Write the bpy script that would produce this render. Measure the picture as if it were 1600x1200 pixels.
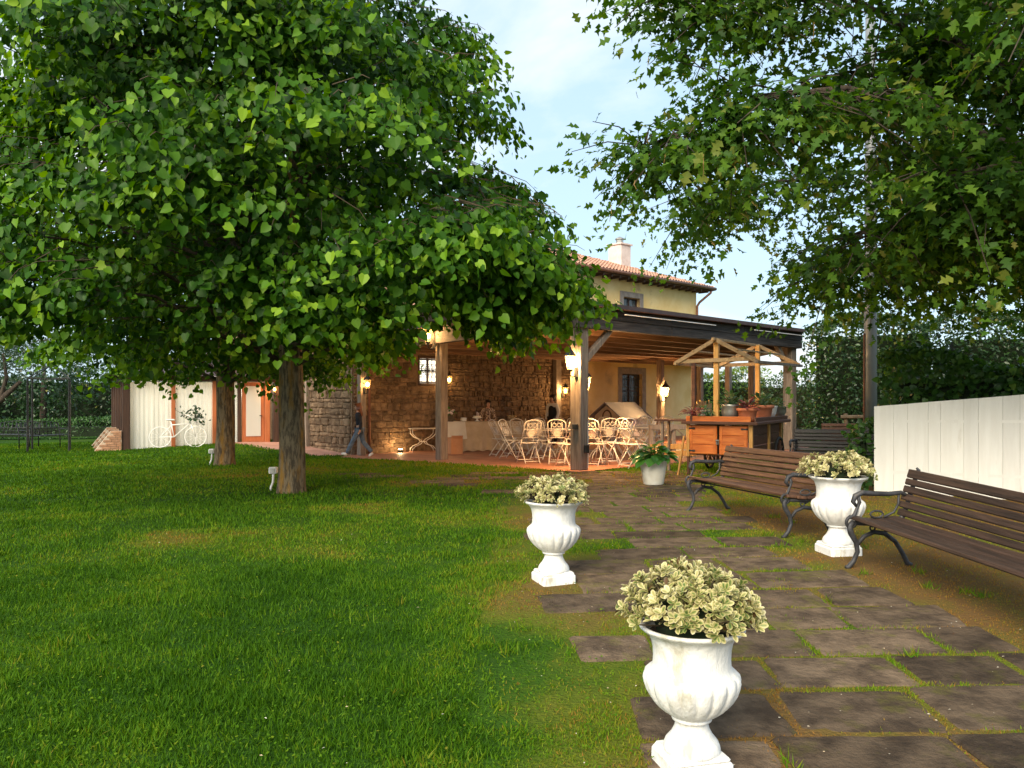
import bpy, bmesh, math, random
import numpy as np
from mathutils import Vector, Matrix
random.seed(7); RNG = np.random.default_rng(11)
for o in list(bpy.data.objects): bpy.data.objects.remove(o)
S = bpy.context.scene; C = S.collection
rad = math.radians
# ------------------------------------------------------------------ camera, sky, sun, exposure
F = 1248.0; HOR = 622.0; CAMZ = 1.42
cam_d = bpy.data.cameras.new('camera'); cam = bpy.data.objects.new('camera', cam_d); C.objects.link(cam)
cam.location = (0, 0, CAMZ); cam.rotation_euler = (rad(90), 0, 0)
cam_d.sensor_fit = 'HORIZONTAL'; cam_d.sensor_width = 36; cam_d.lens = 36 * F / 1600
cam_d.shift_y = (HOR - 600) / 1600; cam_d.clip_start = .05; cam_d.clip_end = 3000
S.camera = cam
W = bpy.data.worlds.new('World'); S.world = W; W.use_nodes = True
SUN_EL, SUN_AZ = 33.0, 206.0     # azimuth clockwise from +Y: the sun stands behind the camera, a little to its left
nt = W.node_tree; nt.nodes.clear()
def N(t, typ, **kw):
    n = t.nodes.new(typ)
    for k, v in kw.items():
        if k in n.inputs: n.inputs[k].default_value = v
        else: setattr(n, k, v)
    return n
sky = N(nt, 'ShaderNodeTexSky', sky_type='NISHITA', sun_disc=False, sun_elevation=rad(SUN_EL), sun_rotation=rad(SUN_AZ), air_density=1.0, dust_density=1.2, ozone_density=1.0)
tc = N(nt, 'ShaderNodeTexCoord')
mp = N(nt, 'ShaderNodeMapping'); mp.inputs['Scale'].default_value = (1, 1, 2.6); mp.inputs['Location'].default_value = (.35, .2, .1)
nz = N(nt, 'ShaderNodeTexNoise', Scale=2.1, Detail=7.0, Roughness=.55, Distortion=.3)
rp = N(nt, 'ShaderNodeValToRGB'); rp.color_ramp.elements[0].position = .49; rp.color_ramp.elements[1].position = .74
nt.links.new(tc.outputs['Generated'], mp.inputs[0]); nt.links.new(mp.outputs[0], nz.inputs['Vector']); nt.links.new(nz.outputs[0], rp.inputs[0])
mx = N(nt, 'ShaderNodeMixRGB'); mx.inputs[2].default_value = (6.3, 6.2, 6.0, 1)
pale = N(nt, 'ShaderNodeMixRGB'); pale.inputs[0].default_value = .72; pale.inputs[2].default_value = (3.7, 5.0, 6.1, 1)
nt.links.new(sky.outputs[0], pale.inputs[1])
nt.links.new(rp.outputs[0], mx.inputs[0]); nt.links.new(pale.outputs[0], mx.inputs[1])
bg = N(nt, 'ShaderNodeBackground', Strength=.085); wo = N(nt, 'ShaderNodeOutputWorld')
nt.links.new(mx.outputs[0], bg.inputs[0]); nt.links.new(bg.outputs[0], wo.inputs[0])
sd = bpy.data.lights.new('sun', 'SUN'); sd.energy = 2.6; sd.angle = rad(36); sd.color = (1, .88, .68)
so = bpy.data.objects.new('sun', sd); C.objects.link(so)
so.rotation_euler = Vector((-math.sin(rad(SUN_AZ)) * math.cos(rad(SUN_EL)), -math.cos(rad(SUN_AZ)) * math.cos(rad(SUN_EL)), -math.sin(rad(SUN_EL)))).to_track_quat('-Z', 'Y').to_euler()
S.view_settings.view_transform = 'Standard'; S.view_settings.look = 'None'; S.view_settings.exposure = 1.28; S.view_settings.gamma = 1
S.render.engine = 'CYCLES'
S.cycles.max_bounces = 6; S.cycles.transparent_max_bounces = 6

# ------------------------------------------------------------------ materials
MATS = {}
def lk(t, a, b): t.links.new(a, b)
def mat(name, c1, c2=None, rough=.75, scale=6., stretch=(1, 1, 1), bump=0., bscale=None, metal=0., detail=5., jitter=0., lo=.38, hi=.62, c3=None, c3pos=.7, c3scale=None, spec=.4, world=False, coat=0., bdist=.02, bstretch=None):
    if name in MATS: return MATS[name]
    m = bpy.data.materials.new(name); m.use_nodes = True; t = m.node_tree
    b = t.nodes['Principled BSDF']; b.inputs['Roughness'].default_value = rough; b.inputs['Metallic'].default_value = metal
    b.inputs['Specular IOR Level'].default_value = spec; b.inputs['Coat Weight'].default_value = coat
    tcn = N(t, 'ShaderNodeTexCoord'); oi = N(t, 'ShaderNodeObjectInfo')
    ml = N(t, 'ShaderNodeVectorMath', operation='MULTIPLY_ADD'); ml.inputs[1].default_value = stretch
    if world:
        g = N(t, 'ShaderNodeNewGeometry'); lk(t, g.outputs['Position'], ml.inputs[0])
    else:
        lk(t, tcn.outputs['Object'], ml.inputs[0])
        sc = N(t, 'ShaderNodeVectorMath', operation='SCALE'); sc.inputs[0].default_value = (17.3, 31.1, 11.7); lk(t, oi.outputs['Random'], sc.inputs['Scale'])
        lk(t, sc.outputs[0], ml.inputs[2])
    n1 = N(t, 'ShaderNodeTexNoise', Scale=scale, Detail=detail, Roughness=.6); lk(t, ml.outputs[0], n1.inputs['Vector'])
    r1 = N(t, 'ShaderNodeMapRange'); r1.inputs[1].default_value = lo; r1.inputs[2].default_value = hi; lk(t, n1.outputs[0], r1.inputs[0])
    mixn = N(t, 'ShaderNodeMixRGB'); mixn.inputs[1].default_value = (*c1, 1); mixn.inputs[2].default_value = (*(c2 or c1), 1); lk(t, r1.outputs[0], mixn.inputs[0])
    out = mixn.outputs[0]
    if c3:
        n3 = N(t, 'ShaderNodeTexNoise', Scale=c3scale or scale * .5, Detail=6., Roughness=.65); lk(t, ml.outputs[0], n3.inputs['Vector'])
        r3 = N(t, 'ShaderNodeMapRange'); r3.inputs[1].default_value = c3pos - .06; r3.inputs[2].default_value = c3pos + .06; lk(t, n3.outputs[0], r3.inputs[0])
        m3 = N(t, 'ShaderNodeMixRGB'); m3.inputs[2].default_value = (*c3, 1); lk(t, r3.outputs[0], m3.inputs[0]); lk(t, out, m3.inputs[1]); out = m3.outputs[0]
    if jitter:
        hs = N(t, 'ShaderNodeHueSaturation'); jr = N(t, 'ShaderNodeMapRange'); jr.inputs[3].default_value = 1 - jitter; jr.inputs[4].default_value = 1 + jitter
        lk(t, oi.outputs['Random'], jr.inputs[0]); lk(t, jr.outputs[0], hs.inputs['Value']); lk(t, out, hs.inputs['Color']); out = hs.outputs[0]
    lk(t, out, b.inputs['Base Color'])
    if bump:
        nb = N(t, 'ShaderNodeTexNoise', Scale=bscale or scale * 4, Detail=6., Roughness=.65); lk(t, ml.outputs[0], nb.inputs['Vector'])
        if bstretch:
            ms_ = N(t, 'ShaderNodeVectorMath', operation='MULTIPLY'); ms_.inputs[1].default_value = bstretch; lk(t, tcn.outputs['Object'], ms_.inputs[0]); lk(t, ms_.outputs[0], nb.inputs['Vector'])
        bp = N(t, 'ShaderNodeBump', Strength=bump, Distance=bdist); lk(t, nb.outputs[0], bp.inputs['Height']); lk(t, bp.outputs[0], b.inputs['Normal'])
    MATS[name] = m; return m
def leafmat(name, cols, trans=.35, rough=.45, gloss=.45):
    """leaf colour runs along 'rnd', a value stored once per leaf"""
    m = bpy.data.materials.new(name); m.use_nodes = True; t = m.node_tree; b = t.nodes['Principled BSDF']
    a = N(t, 'ShaderNodeAttribute', attribute_name='rnd'); cr = N(t, 'ShaderNodeValToRGB')
    while len(cr.color_ramp.elements) < len(cols): cr.color_ramp.elements.new(.5)
    for e, (p, c) in zip(cr.color_ramp.elements, cols): e.position = p; e.color = (*c, 1)
    lk(t, a.outputs['Fac'], cr.inputs[0]); lk(t, cr.outputs[0], b.inputs['Base Color'])
    b.inputs['Roughness'].default_value = rough; b.inputs['Specular IOR Level'].default_value = gloss
    tr = N(t, 'ShaderNodeBsdfTranslucent'); hs = N(t, 'ShaderNodeHueSaturation', Saturation=1.1, Value=1.5); hs.inputs['Hue'].default_value = .485
    lk(t, cr.outputs[0], hs.inputs['Color']); lk(t, hs.outputs[0], tr.inputs[0])
    ms = N(t, 'ShaderNodeMixShader'); ms.inputs[0].default_value = trans; o = t.nodes['Material Output']
    lk(t, b.outputs[0], ms.inputs[1]); lk(t, tr.outputs[0], ms.inputs[2]); lk(t, ms.outputs[0], o.inputs[0])
    MATS[name] = m; return m
def emit(name, col, st):
    m = bpy.data.materials.new(name); m.use_nodes = True; b = m.node_tree.nodes['Principled BSDF']
    b.inputs['Base Color'].default_value = (*col, 1); b.inputs['Emission Color'].default_value = (*col, 1); b.inputs['Emission Strength'].default_value = st
    MATS[name] = m; return m
def glassmat(name, col=(.8, .85, .85), alpha=.25, rough=.05):
    m = bpy.data.materials.new(name); m.use_nodes = True; t = m.node_tree; b = t.nodes['Principled BSDF']
    b.inputs['Base Color'].default_value = (*col, 1); b.inputs['Roughness'].default_value = rough; b.inputs['Alpha'].default_value = alpha
    MATS[name] = m; return m

# ------------------------------------------------------------------ geometry helpers
class MB:
    def __init__(s): s.v = []; s.f = []
    def add(s, v, f):
        o = len(s.v); s.v += [tuple(p) for p in v]; s.f += [tuple(i + o for i in q) for q in f]; return s
    def box(s, c, d, R=None, top=1.0):
        x, y, z = d[0] / 2, d[1] / 2, d[2] / 2; vs = []
        for k in (-1, 1):
            q = top if k > 0 else 1
            for a, b in ((-1, -1), (1, -1), (1, 1), (-1, 1)):
                p = Vector((a * x * q, b * y * q, k * z))
                if R: p = R @ p
                vs.append(p + Vector(c))
        return s.add(vs, [(3, 2, 1, 0), (4, 5, 6, 7), (0, 1, 5, 4), (1, 2, 6, 5), (2, 3, 7, 6), (3, 0, 4, 7)])
    def cbox(s, c, d, R=None, bev=.01, jit=0.):
        bm = bmesh.new(); bmesh.ops.create_cube(bm, size=1); bmesh.ops.scale(bm, vec=d, verts=bm.verts)
        if jit:
            for v in bm.verts: v.co += Vector((random.uniform(-jit, jit), random.uniform(-jit, jit), random.uniform(-jit, jit)))
        bmesh.ops.bevel(bm, geom=list(bm.edges), offset=min(bev, min(d) * .45), segments=1, affect='EDGES', profile=.5)
        bm.verts.index_update(); vs = [((R @ v.co) if R else v.co) + Vector(c) for v in bm.verts]
        s.add(vs, [[v.index for v in f.verts] for f in bm.faces]); bm.free(); return s
    def bar(s, a, b, w, h, bev=0, up=(0, 0, 1)):
        a = Vector(a); b = Vector(b); z = (b - a); L = z.length; z.normalize(); u = Vector(up)
        if abs(z.dot(u)) > .98: u = Vector((1, 0, 0))
        x = u.cross(z).normalized(); y = z.cross(x); R = Matrix((x, y, z)).transposed()
        return s.cbox((a + b) / 2, (w, h, L), R, bev) if bev else s.box((a + b) / 2, (w, h, L), R)
    def tube(s, pts, r, n=8, cap=True, closed=False, mod=None):
        pts = [Vector(p) for p in pts]; m = len(pts); rs = r if isinstance(r, (list, tuple)) else [r] * m
        prev = None; o = len(s.v); 
        for i, p in enumerate(pts):
            if closed: d = pts[(i + 1) % m] - pts[i - 1]
            else: d = pts[min(i + 1, m - 1)] - pts[max(i - 1, 0)]
            if d.length < 1e-9: d = Vector((0, 0, 1))
            d.normalize()
            if prev is None:
                u = Vector((0, 0, 1)) if abs(d.z) < .9 else Vector((1, 0, 0)); x = u.cross(d).normalized()
            else:
                x = (prev - d * prev.dot(d)); x = x.normalized() if x.length > 1e-6 else d.orthogonal().normalized()
            prev = x; y = d.cross(x)
            for k in range(n):
                a = 2 * math.pi * k / n; q = rs[i] * (mod(i, a) if mod else 1)
                s.v.append(tuple(p + x * (math.cos(a) * q) + y * (math.sin(a) * q)))
        seg = m if closed else m - 1
        for i in range(seg):
            j = (i + 1) % m
            for k in range(n):
                l = (k + 1) % n; s.f.append((o + i * n + k, o + i * n + l, o + j * n + l, o + j * n + k))
        if cap and not closed:
            s.f.append(tuple(o + k for k in reversed(range(n)))); s.f.append(tuple(o + (m - 1) * n + k for k in range(n)))
        return s
    def lathe(s, prof, n=24, c=(0, 0, 0), mod=None, capb=True, capt=False):
        o = len(s.v)
        for i, (r, z) in enumerate(prof):
            for k in range(n):
                a = 2 * math.pi * k / n; q = r * (mod(z, a) if mod else 1)
                s.v.append((c[0] + q * math.cos(a), c[1] + q * math.sin(a), c[2] + z))
        for i in range(len(prof) - 1):
            for k in range(n):
                l = (k + 1) % n; s.f.append((o + i * n + k, o + i * n + l, o + (i + 1) * n + l, o + (i + 1) * n + k))
        if capb: s.f.append(tuple(o + k for k in reversed(range(n))))
        if capt: s.f.append(tuple(o + (len(prof) - 1) * n + k for k in range(n)))
        return s
    def prism(s, poly, z0, z1):
        n = len(poly); vs = [(x, y, z0(x, y) if callable(z0) else z0) for x, y in poly] + [(x, y, z1(x, y) if callable(z1) else z1) for x, y in poly]
        return s.add(vs, [tuple(reversed(range(n))), tuple(range(n, 2 * n))] + [(i, (i + 1) % n, n + (i + 1) % n, n + i) for i in range(n)])
    def ball(s, c, r, n=10, sq=(1, 1, 1)):
        pr = [(max(1e-4, math.sin(math.pi * i / n)) * r, -math.cos(math.pi * i / n) * r) for i in range(n + 1)]
        o = len(s.v); s.lathe(pr, n + 2, (0, 0, 0), capb=False)
        for i in range(o, len(s.v)):
            p = s.v[i]; s.v[i] = (c[0] + p[0] * sq[0], c[1] + p[1] * sq[1], c[2] + p[2] * sq[2])
        return s
    def build(s, name, m, parent=None, loc=(0, 0, 0), rotz=0., smooth=False):
        me = bpy.data.meshes.new(name); me.from_pydata(s.v, [], s.f); me.update()
        if smooth: me.polygons.foreach_set('use_smooth', [True] * len(me.polygons))
        return link(name, me, m, parent, loc, rotz)
def link(name, me, m, parent=None, loc=(0, 0, 0), rotz=0.):
    if m is not None and not me.materials: me.materials.append(MATS[m] if isinstance(m, str) else m)
    o = bpy.data.objects.new(name, me); C.objects.link(o); o.location = loc; o.rotation_euler = (0, 0, rotz)
    if parent: o.parent = parent
    return o
def tag(o, label=None, cat=None, group=None, kind=None):
    if label: o['label'] = label
    if cat: o['category'] = cat
    if group: o['group'] = group
    if kind: o['kind'] = kind
    return o
def thing(name, label, cat, loc=(0, 0, 0), rotz=0., group=None):
    o = bpy.data.objects.new(name, None); C.objects.link(o); o.location = loc; o.rotation_euler = (0, 0, rotz); o.empty_display_size = .1
    return tag(o, label, cat, group)
def dup(root, loc, rotz=0., label=None, scale=None):
    r = root.copy(); C.objects.link(r); r.location = loc; r.rotation_euler = (0, 0, rotz)
    if scale: r.scale = (scale,) * 3
    if label: r['label'] = label
    for ch in list(root.children):
        c = ch.copy(); C.objects.link(c); c.parent = r
        for g in ch.children:
            d = g.copy(); C.objects.link(d); d.parent = c
    return r
def frames(t, nrm):
    t = t / np.linalg.norm(t, axis=1, keepdims=True); nrm = nrm - (nrm * t).sum(1, keepdims=True) * t
    nrm = nrm / np.maximum(np.linalg.norm(nrm, axis=1, keepdims=True), 1e-6); x = np.cross(t, nrm)
    return np.stack([x, t, nrm], axis=2)
def scatter(name, base, tris, pos, fr, sc, rnd, m, parent=None, vrnd=None, smooth=False):
    """one mesh of many leaves: base (k,3), tris (m,3), pos (n,3), fr (n,3,3), sc (n,), rnd (n,)"""
    n, k = len(pos), len(base)
    if n == 0: return None
    V = (np.einsum('nij,kj->nki', fr, base) * sc[:, None, None] + pos[:, None, :]).reshape(-1, 3).astype(np.float32)
    T = (tris[None] + (np.arange(n) * k)[:, None, None]).reshape(-1).astype(np.int32); nt_ = len(T) // 3
    me = bpy.data.meshes.new(name); me.vertices.add(n * k); me.vertices.foreach_set('co', V.ravel())
    me.loops.add(len(T)); me.loops.foreach_set('vertex_index', T); me.polygons.add(nt_)
    me.polygons.foreach_set('loop_start', np.arange(0, len(T), 3, dtype=np.int32))
    me.update(calc_edges=True)
    a = me.attributes.new('rnd', 'FLOAT', 'POINT'); R = np.repeat(rnd, k).astype(np.float32)
    if vrnd is not None: R = R + np.tile(vrnd, n).astype(np.float32)
    a.data.foreach_set('value', R)
    if smooth: me.polygons.foreach_set('use_smooth', np.ones(nt_, dtype=bool))
    return link(name, me, m, parent)
def leaf_parts(name, base, tris, pos, fr, sc, m, parent, nb=5, lo=.1, hi=.95, vrnd=None):
    """single leaves as objects that share a few meshes"""
    ms = []
    for i in range(nb):
        me = bpy.data.meshes.new(name); me.from_pydata([tuple(map(float, p)) for p in base], [], [tuple(map(int, q)) for q in tris]); me.update()
        a = me.attributes.new('rnd', 'FLOAT', 'POINT'); v = np.full(len(base), lo + (hi - lo) * i / (nb - 1), np.float32)
        if vrnd is not None: v = v + vrnd.astype(np.float32)
        a.data.foreach_set('value', v); me.materials.append(MATS[m]); ms.append(me)
    for i in range(len(pos)):
        o = bpy.data.objects.new(name, ms[i % nb]); C.objects.link(o); o.parent = parent
        M = Matrix([list(map(float, fr[i][r] * sc[i])) + [float(pos[i][r])] for r in range(3)] + [[0, 0, 0, 1]]); o.matrix_local = M

# heart-shaped leaf, folded along the midrib
HEART = np.array([(0, 0, 0), (0, 1, -.12), (-.26, -.1, .07), (-.5, .22, .1), (-.34, .62, .0), (.26, -.1, .07), (.5, .22, .1), (.34, .62, .0)], float)
HEART_T = np.array([(0, 3, 2), (0, 4, 3), (0, 1, 4), (0, 5, 6), (0, 6, 7), (0, 7, 1)])
HEART2 = np.array([(0, 0, 0), (.06, .92, -.34), (-.24, -.08, .0), (-.42, .2, .20), (-.36, .6, .05), (.3, -.1, .12), (.46, .28, .02), (.26, .6, -.14)], float)
OAK = np.array([(0, 0, 0), (0, 1, -.15), (-.16, .12, .02), (-.34, .3, .06), (-.12, .42, .0), (-.4, .62, .06), (-.13, .72, 0), (.16, .12, .02), (.34, .3, .06), (.12, .42, .0), (.4, .62, .06), (.13, .72, 0)], float)
OAK_T = np.array([(0, 4, 2), (2, 4, 3), (0, 9, 4), (4, 6, 5), (4, 9, 6), (9, 11, 6), (6, 11, 1), (0, 7, 9), (7, 8, 9), (9, 10, 11)])
OVAL = np.array([(0, 0, 0), (-.28, .45, .06), (0, 1, -.05), (.28, .45, .06)], float); OVAL_T = np.array([(0, 2, 1), (0, 3, 2)])

# ------------------------------------------------------------------ ground shape (thin plate through surveyed levels)
CP = np.array([(0, 0, -.25), (0, 3, -.22), (-3, 3, -.22), (3, 3, -.2), (.3, 6.4, -.05), (3, 7, .0), (-4, 6.5, -.07), (2.3, 10.2, -.02), (-3.5, 12, 0), (-6.1, 17, -.05),
    (1.3, 15.7, 0), (7.7, 22, .0), (3, 12, 0), (-1.8, 20.5, -.16), (-4.9, 24.5, -.33), (3, 32, -.33), (8.7, 37.8, -.33), (-12, 25, -.2), (-8.5, 26.6, -.06), (-14, 14, -.05), (-20, 25, -.25),
    (-18, 32, -.3), (12, 15, .1), (7, 10, .03), (20, 20, .2), (-25, 10, -.1), (15, 40, -.2), (-25, 45, -.4), (-15, 3, -.2), (15, 3, .0), (0, -10, -.3), (30, 30, .2), (-40, 30, -.3), (0, 60, -.4), (-40, 0, -.2), (40, 0, .1), (40, 60, 0), (-40, 70, -.4)])
def _phi(d2): return .5 * d2 * np.log(np.maximum(d2, 1e-9))
_n = len(CP); _K = _phi(((CP[:, None, :2] - CP[None, :, :2]) ** 2).sum(2)) + np.eye(_n) * .02; _P = np.c_[np.ones(_n), CP[:, :2]]
_A = np.block([[_K, _P], [_P.T, np.zeros((3, 3))]]); _W = np.linalg.solve(_A, np.r_[CP[:, 2], 0, 0, 0])
def G0(x, y):
    x = np.asarray(x, float); y = np.asarray(y, float); xc = np.clip(x, -45, 45); yc = np.clip(y, -12, 72)
    d2 = (xc[..., None] - CP[:, 0]) ** 2 + (yc[..., None] - CP[:, 1]) ** 2
    return _phi(d2) @ _W[:_n] + _W[_n] + _W[_n + 1] * xc + _W[_n + 2] * yc
def g(x, y): return float(G0(x, y))
TH = rad(44.27); RD = Vector((math.cos(TH), math.sin(TH), 0)); ND = Vector((-math.sin(TH), math.cos(TH), 0)); HO = Vector((-4.91, 24.5, 0))
def hw(x, y, z=0.): return HO + RD * x + ND * y + Vector((0, 0, z))       # house frame -> world
def tz(x, y): return .313 + .022 * x - .0218 * y                          # level of the terrace floor
def on_plane(px, py, plane=tz):                                           # where a sight line meets the floor
    a = (px - 800) / F; b = (py - HOR) / F; lo, hi = 2., 60.
    for _ in range(50):
        m = (lo + hi) / 2
        if CAMZ - b * m > plane(a * m, m): lo = m
        else: hi = m
    return Vector((a * lo, lo, plane(a * lo, lo)))
def on_ground(px, py): return on_plane(px, py, g)
def at(px, py, Y): return Vector(((px - 800) / F * Y, Y, CAMZ - (py - HOR) / F * Y))
TERR = [hw(-2.1, -11.0), hw(7.8, -11.1), hw(19.6, -.6), hw(19.6, -.03), hw(.02, -.03), hw(-.06, -.03), hw(-1.0, -.9), hw(-1.6, -5.2)]
TERR2 = [(p.x, p.y) for p in TERR]
RAMP = [(-4.93, 24.46), (-5.75, 23.6), (-8.6, 25.9), (-9.4, 26.5), (-8.9, 26.75), (-6.95, 27.6), (-6.56, 26.2)]
def inside(poly, x, y):
    r = np.zeros(np.shape(x), bool); n = len(poly)
    for i in range(n):
        x1, y1 = poly[i]; x2, y2 = poly[(i + 1) % n]
        c = ((y1 > y) != (y2 > y)) & (x < (x2 - x1) * (y - y1) / ((y2 - y1) if y2 != y1 else 1e-9) + x1); r ^= c
    return r
# ------------------------------------------------------------------ palette
mat('slab', (.058, .040, .027), (.140, .098, .064), rough=.92, scale=5.5, bump=1., bscale=20, bdist=.03, jitter=.38, detail=9., spec=.15, c3=(.10, .085, .028), c3pos=.60, c3scale=4)
mat('terracotta_floor', (.30, .115, .07), (.38, .16, .10), rough=.6, scale=2, bump=.15, bscale=30, world=True)
mat('ramp_floor', (.42, .22, .16), (.52, .29, .22), rough=.75, scale=3, bump=.2, bscale=40)
mat('plaster', (.74, .51, .20), (.81, .60, .28), rough=.9, scale=1.2, bump=.12, bscale=30, c3=(.52, .36, .18), c3pos=.68, c3scale=.8)
mat('mortar', (.19, .125, .08), (.27, .185, .12), rough=.95, scale=6, bump=.8, bdist=.04)
mat('rubble', (.125, .078, .047), (.25, .17, .105), rough=.95, scale=5, bump=.9, bscale=18, jitter=.35, bdist=.04)
mat('quoin', (.30, .15, .08), (.40, .22, .13), rough=.9, scale=5, bump=.5, bscale=20, jitter=.2)
mat('peperino', (.22, .18, .15), (.30, .25, .21), rough=.9, scale=5, bump=.4, jitter=.1)
mat('roof_tile', (.36, .17, .11), (.55, .32, .22), rough=.85, scale=5, bump=.3, jitter=.1, c3=(.30, .24, .18), c3pos=.6, c3scale=3)
mat('eave_wood', (.055, .03, .02), (.09, .05, .03), rough=.7, scale=6, stretch=(1, 8, 8))
mat('copper', (.17, .07, .04), (.24, .11, .07), rough=.5, scale=5, metal=.4)
mat('chimney_plaster', (.62, .50, .44), (.72, .60, .54), rough=.9, scale=4, bump=.2)
mat('post_wood', (.17, .13, .10), (.31, .25, .20), rough=.85, scale=9, stretch=(3, 3, .25), bump=.5, bscale=26, jitter=.12, c3=(.08, .06, .05), c3pos=.64)
mat('beam_wood', (.045, .038, .036), (.095, .08, .075), rough=.8, scale=6, stretch=(.3, 4, 4), bump=.5, bscale=20, c3=(.14, .12, .11), c3pos=.66)
mat('ceiling_wood', (.14, .075, .045), (.23, .13, .075), rough=.75, scale=6, stretch=(.2, 4, 4), bump=.3, jitter=.25)
mat('cap_metal', (.05, .028, .025), (.075, .04, .034), rough=.5, scale=4)
mat('dark_frame', (.04, .02, .014), (.07, .035, .022), rough=.55, scale=8, stretch=(4, 4, .3))
mat('orange_frame', (.36, .10, .035), (.46, .15, .055), rough=.5, scale=8, stretch=(4, 4, .3))
mat('brick', (.40, .20, .11), (.50, .28, .17), rough=.85, scale=9, jitter=.18, bump=.3)
mat('plinth', (.50, .38, .27), (.60, .47, .35), rough=.9, scale=4, bump=.2)
mat('curtain', (.80, .79, .74), (.86, .85, .80), rough=.9, scale=2, stretch=(1, 1, .2))
mat('white_iron', (.66, .60, .52), (.76, .71, .63), rough=.5, scale=20, c3=(.42, .30, .20), c3pos=.68, c3scale=18)
mat('urn_white', (.70, .69, .665), (.79, .78, .76), rough=.65, scale=6, stretch=(1, 1, .5), bump=.5, bscale=36, c3=(.50, .47, .39), c3pos=.62, c3scale=6)
mat('soil', (.05, .032, .022), (.09, .06, .04), rough=.95, scale=20, bump=.8)
mat('bench_wood', (.060, .027, .014), (.125, .058, .031), rough=.62, scale=7, stretch=(.35, 5, 5), bump=.45, bscale=22, jitter=.2, c3=(.15, .10, .07), c3pos=.68, c3scale=4)
mat('bench_wood_dark', (.030, .017, .011), (.066, .036, .023), rough=.62, scale=7, stretch=(.35, 5, 5), bump=.45, bscale=22, jitter=.2, c3=(.085, .06, .045), c3pos=.68, c3scale=4)
mat('bench_black', (.018, .014, .012), (.035, .028, .024), rough=.5, scale=7, stretch=(.35, 5, 5), jitter=.2)
mat('cast_iron', (.03, .03, .034), (.06, .06, .066), rough=.55, scale=14, bump=.3, metal=.3, c3=(.10, .085, .07), c3pos=.66)
mat('fence_white', (.84, .81, .75), (.89, .865, .81), rough=.6, scale=4, stretch=(3, 3, .3), bump=.2, bscale=12, jitter=.035, c3=(.68, .63, .54), c3pos=.68, c3scale=2)
mat('bark', (.075, .055, .034), (.22, .165, .10), rough=.95, scale=9, stretch=(2.6, 2.6, .6), bump=1.0, bscale=1., bdist=.06, bstretch=(34, 34, 6), c3=(.28, .15, .03), c3pos=.585, c3scale=2.4, lo=.42, hi=.58)
mat('bark_dark', (.035, .026, .02), (.085, .062, .045), rough=.95, scale=10, stretch=(2, 2, .5), bump=.9, bscale=18)
mat('twig', (.045, .032, .02), (.075, .052, .03), rough=.9, scale=12)
mat('pole_metal', (.20, .215, .225), (.27, .285, .295), rough=.5, scale=3, stretch=(2, 2, .3), metal=.3, c3=(.22, .14, .09), c3pos=.72)
mat('dark_metal', (.02, .022, .022), (.04, .042, .042), rough=.45, scale=8, metal=.3)
mat('light_grey_plastic', (.66, .66, .65), (.74, .74, .73), rough=.4, scale=4)
mat('cart_orange', (.50, .115, .018), (.66, .19, .035), rough=.45, scale=6, stretch=(.4, 4, 3), bump=.25, jitter=.1, c3=(.28, .06, .015), c3pos=.66)
mat('cart_yellow', (.50, .25, .065), (.62, .34, .10), rough=.55, scale=6, stretch=(3, 3, .4), bump=.3, jitter=.15, c3=(.36, .16, .04), c3pos=.66)
mat('cart_dark', (.07, .028, .015), (.12, .048, .025), rough=.5, scale=6, stretch=(.4, 4, 3), bump=.2, jitter=.1)
mat('cart_rafter', (.26, .17, .085), (.40, .27, .14), rough=.7, scale=6, stretch=(3, 3, 3), bump=.3, jitter=.2, c3=(.20, .15, .10), c3pos=.62)
mat('terracotta', (.42, .13, .06), (.52, .19, .10), rough=.8, scale=5, bump=.2, jitter=.12)
mat('zinc', (.30, .29, .26), (.42, .41, .38), rough=.4, scale=6, metal=.7)
mat('pot_cream', (.68, .63, .52), (.78, .75, .66), rough=.7, scale=5, bump=.2, c3=(.45, .38, .26), c3pos=.62, c3scale=4)
mat('ceramic_white', (.74, .73, .70), None, rough=.3)
mat('cloth_beige', (.50, .38, .25), (.58, .46, .32), rough=.95, scale=4)
mat('cloth_white', (.72, .66, .56), (.78, .73, .64), rough=.95, scale=4)
mat('cardboard', (.50, .24, .12), (.56, .29, .16), rough=.85, scale=4)
mat('play_plastic', (.52, .42, .30), (.58, .48, .36), rough=.5, scale=3)
mat('play_roof', (.15, .16, .20), (.20, .21, .25), rough=.6, scale=3)
mat('play_shutter', (.50, .50, .56), (.56, .56, .62), rough=.5, scale=3)
mat('bamboo', (.42, .29, .12), (.56, .42, .20), rough=.6, scale=6, stretch=(3, 3, .5), jitter=.2)
mat('skin', (.50, .27, .18), (.55, .31, .21), rough=.55, scale=5)
mat('hair_auburn', (.16, .055, .025), (.25, .09, .04), rough=.5, scale=30, stretch=(1, 1, .2))
mat('hair_dark', (.012, .009, .008), (.03, .02, .016), rough=.5, scale=30)
mat('jacket_navy', (.012, .013, .02), (.022, .024, .035), rough=.85, scale=12)
mat('jeans', (.07, .10, .15), (.13, .18, .25), rough=.9, scale=8, bump=.2)
mat('sneaker', (.72, .72, .70), None, rough=.6)
mat('vest_black', (.014, .013, .013), None, rough=.8)
mat('shirt_white', (.70, .69, .67), None, rough=.85)
mat('trousers_black', (.015, .014, .014), None, rough=.85)
mat('top_pattern', (.10, .05, .04), (.55, .42, .32), rough=.9, scale=22, lo=.46, hi=.54)
mat('rose_white', (.75, .66, .62), (.80, .62, .62), rough=.8, scale=10, jitter=.1)
mat('rubber', (.015, .014, .013), (.03, .027, .025), rough=.8, scale=10)
mat('olive_board', (.09, .065, .04), (.15, .11, .07), rough=.85, scale=8)
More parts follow.
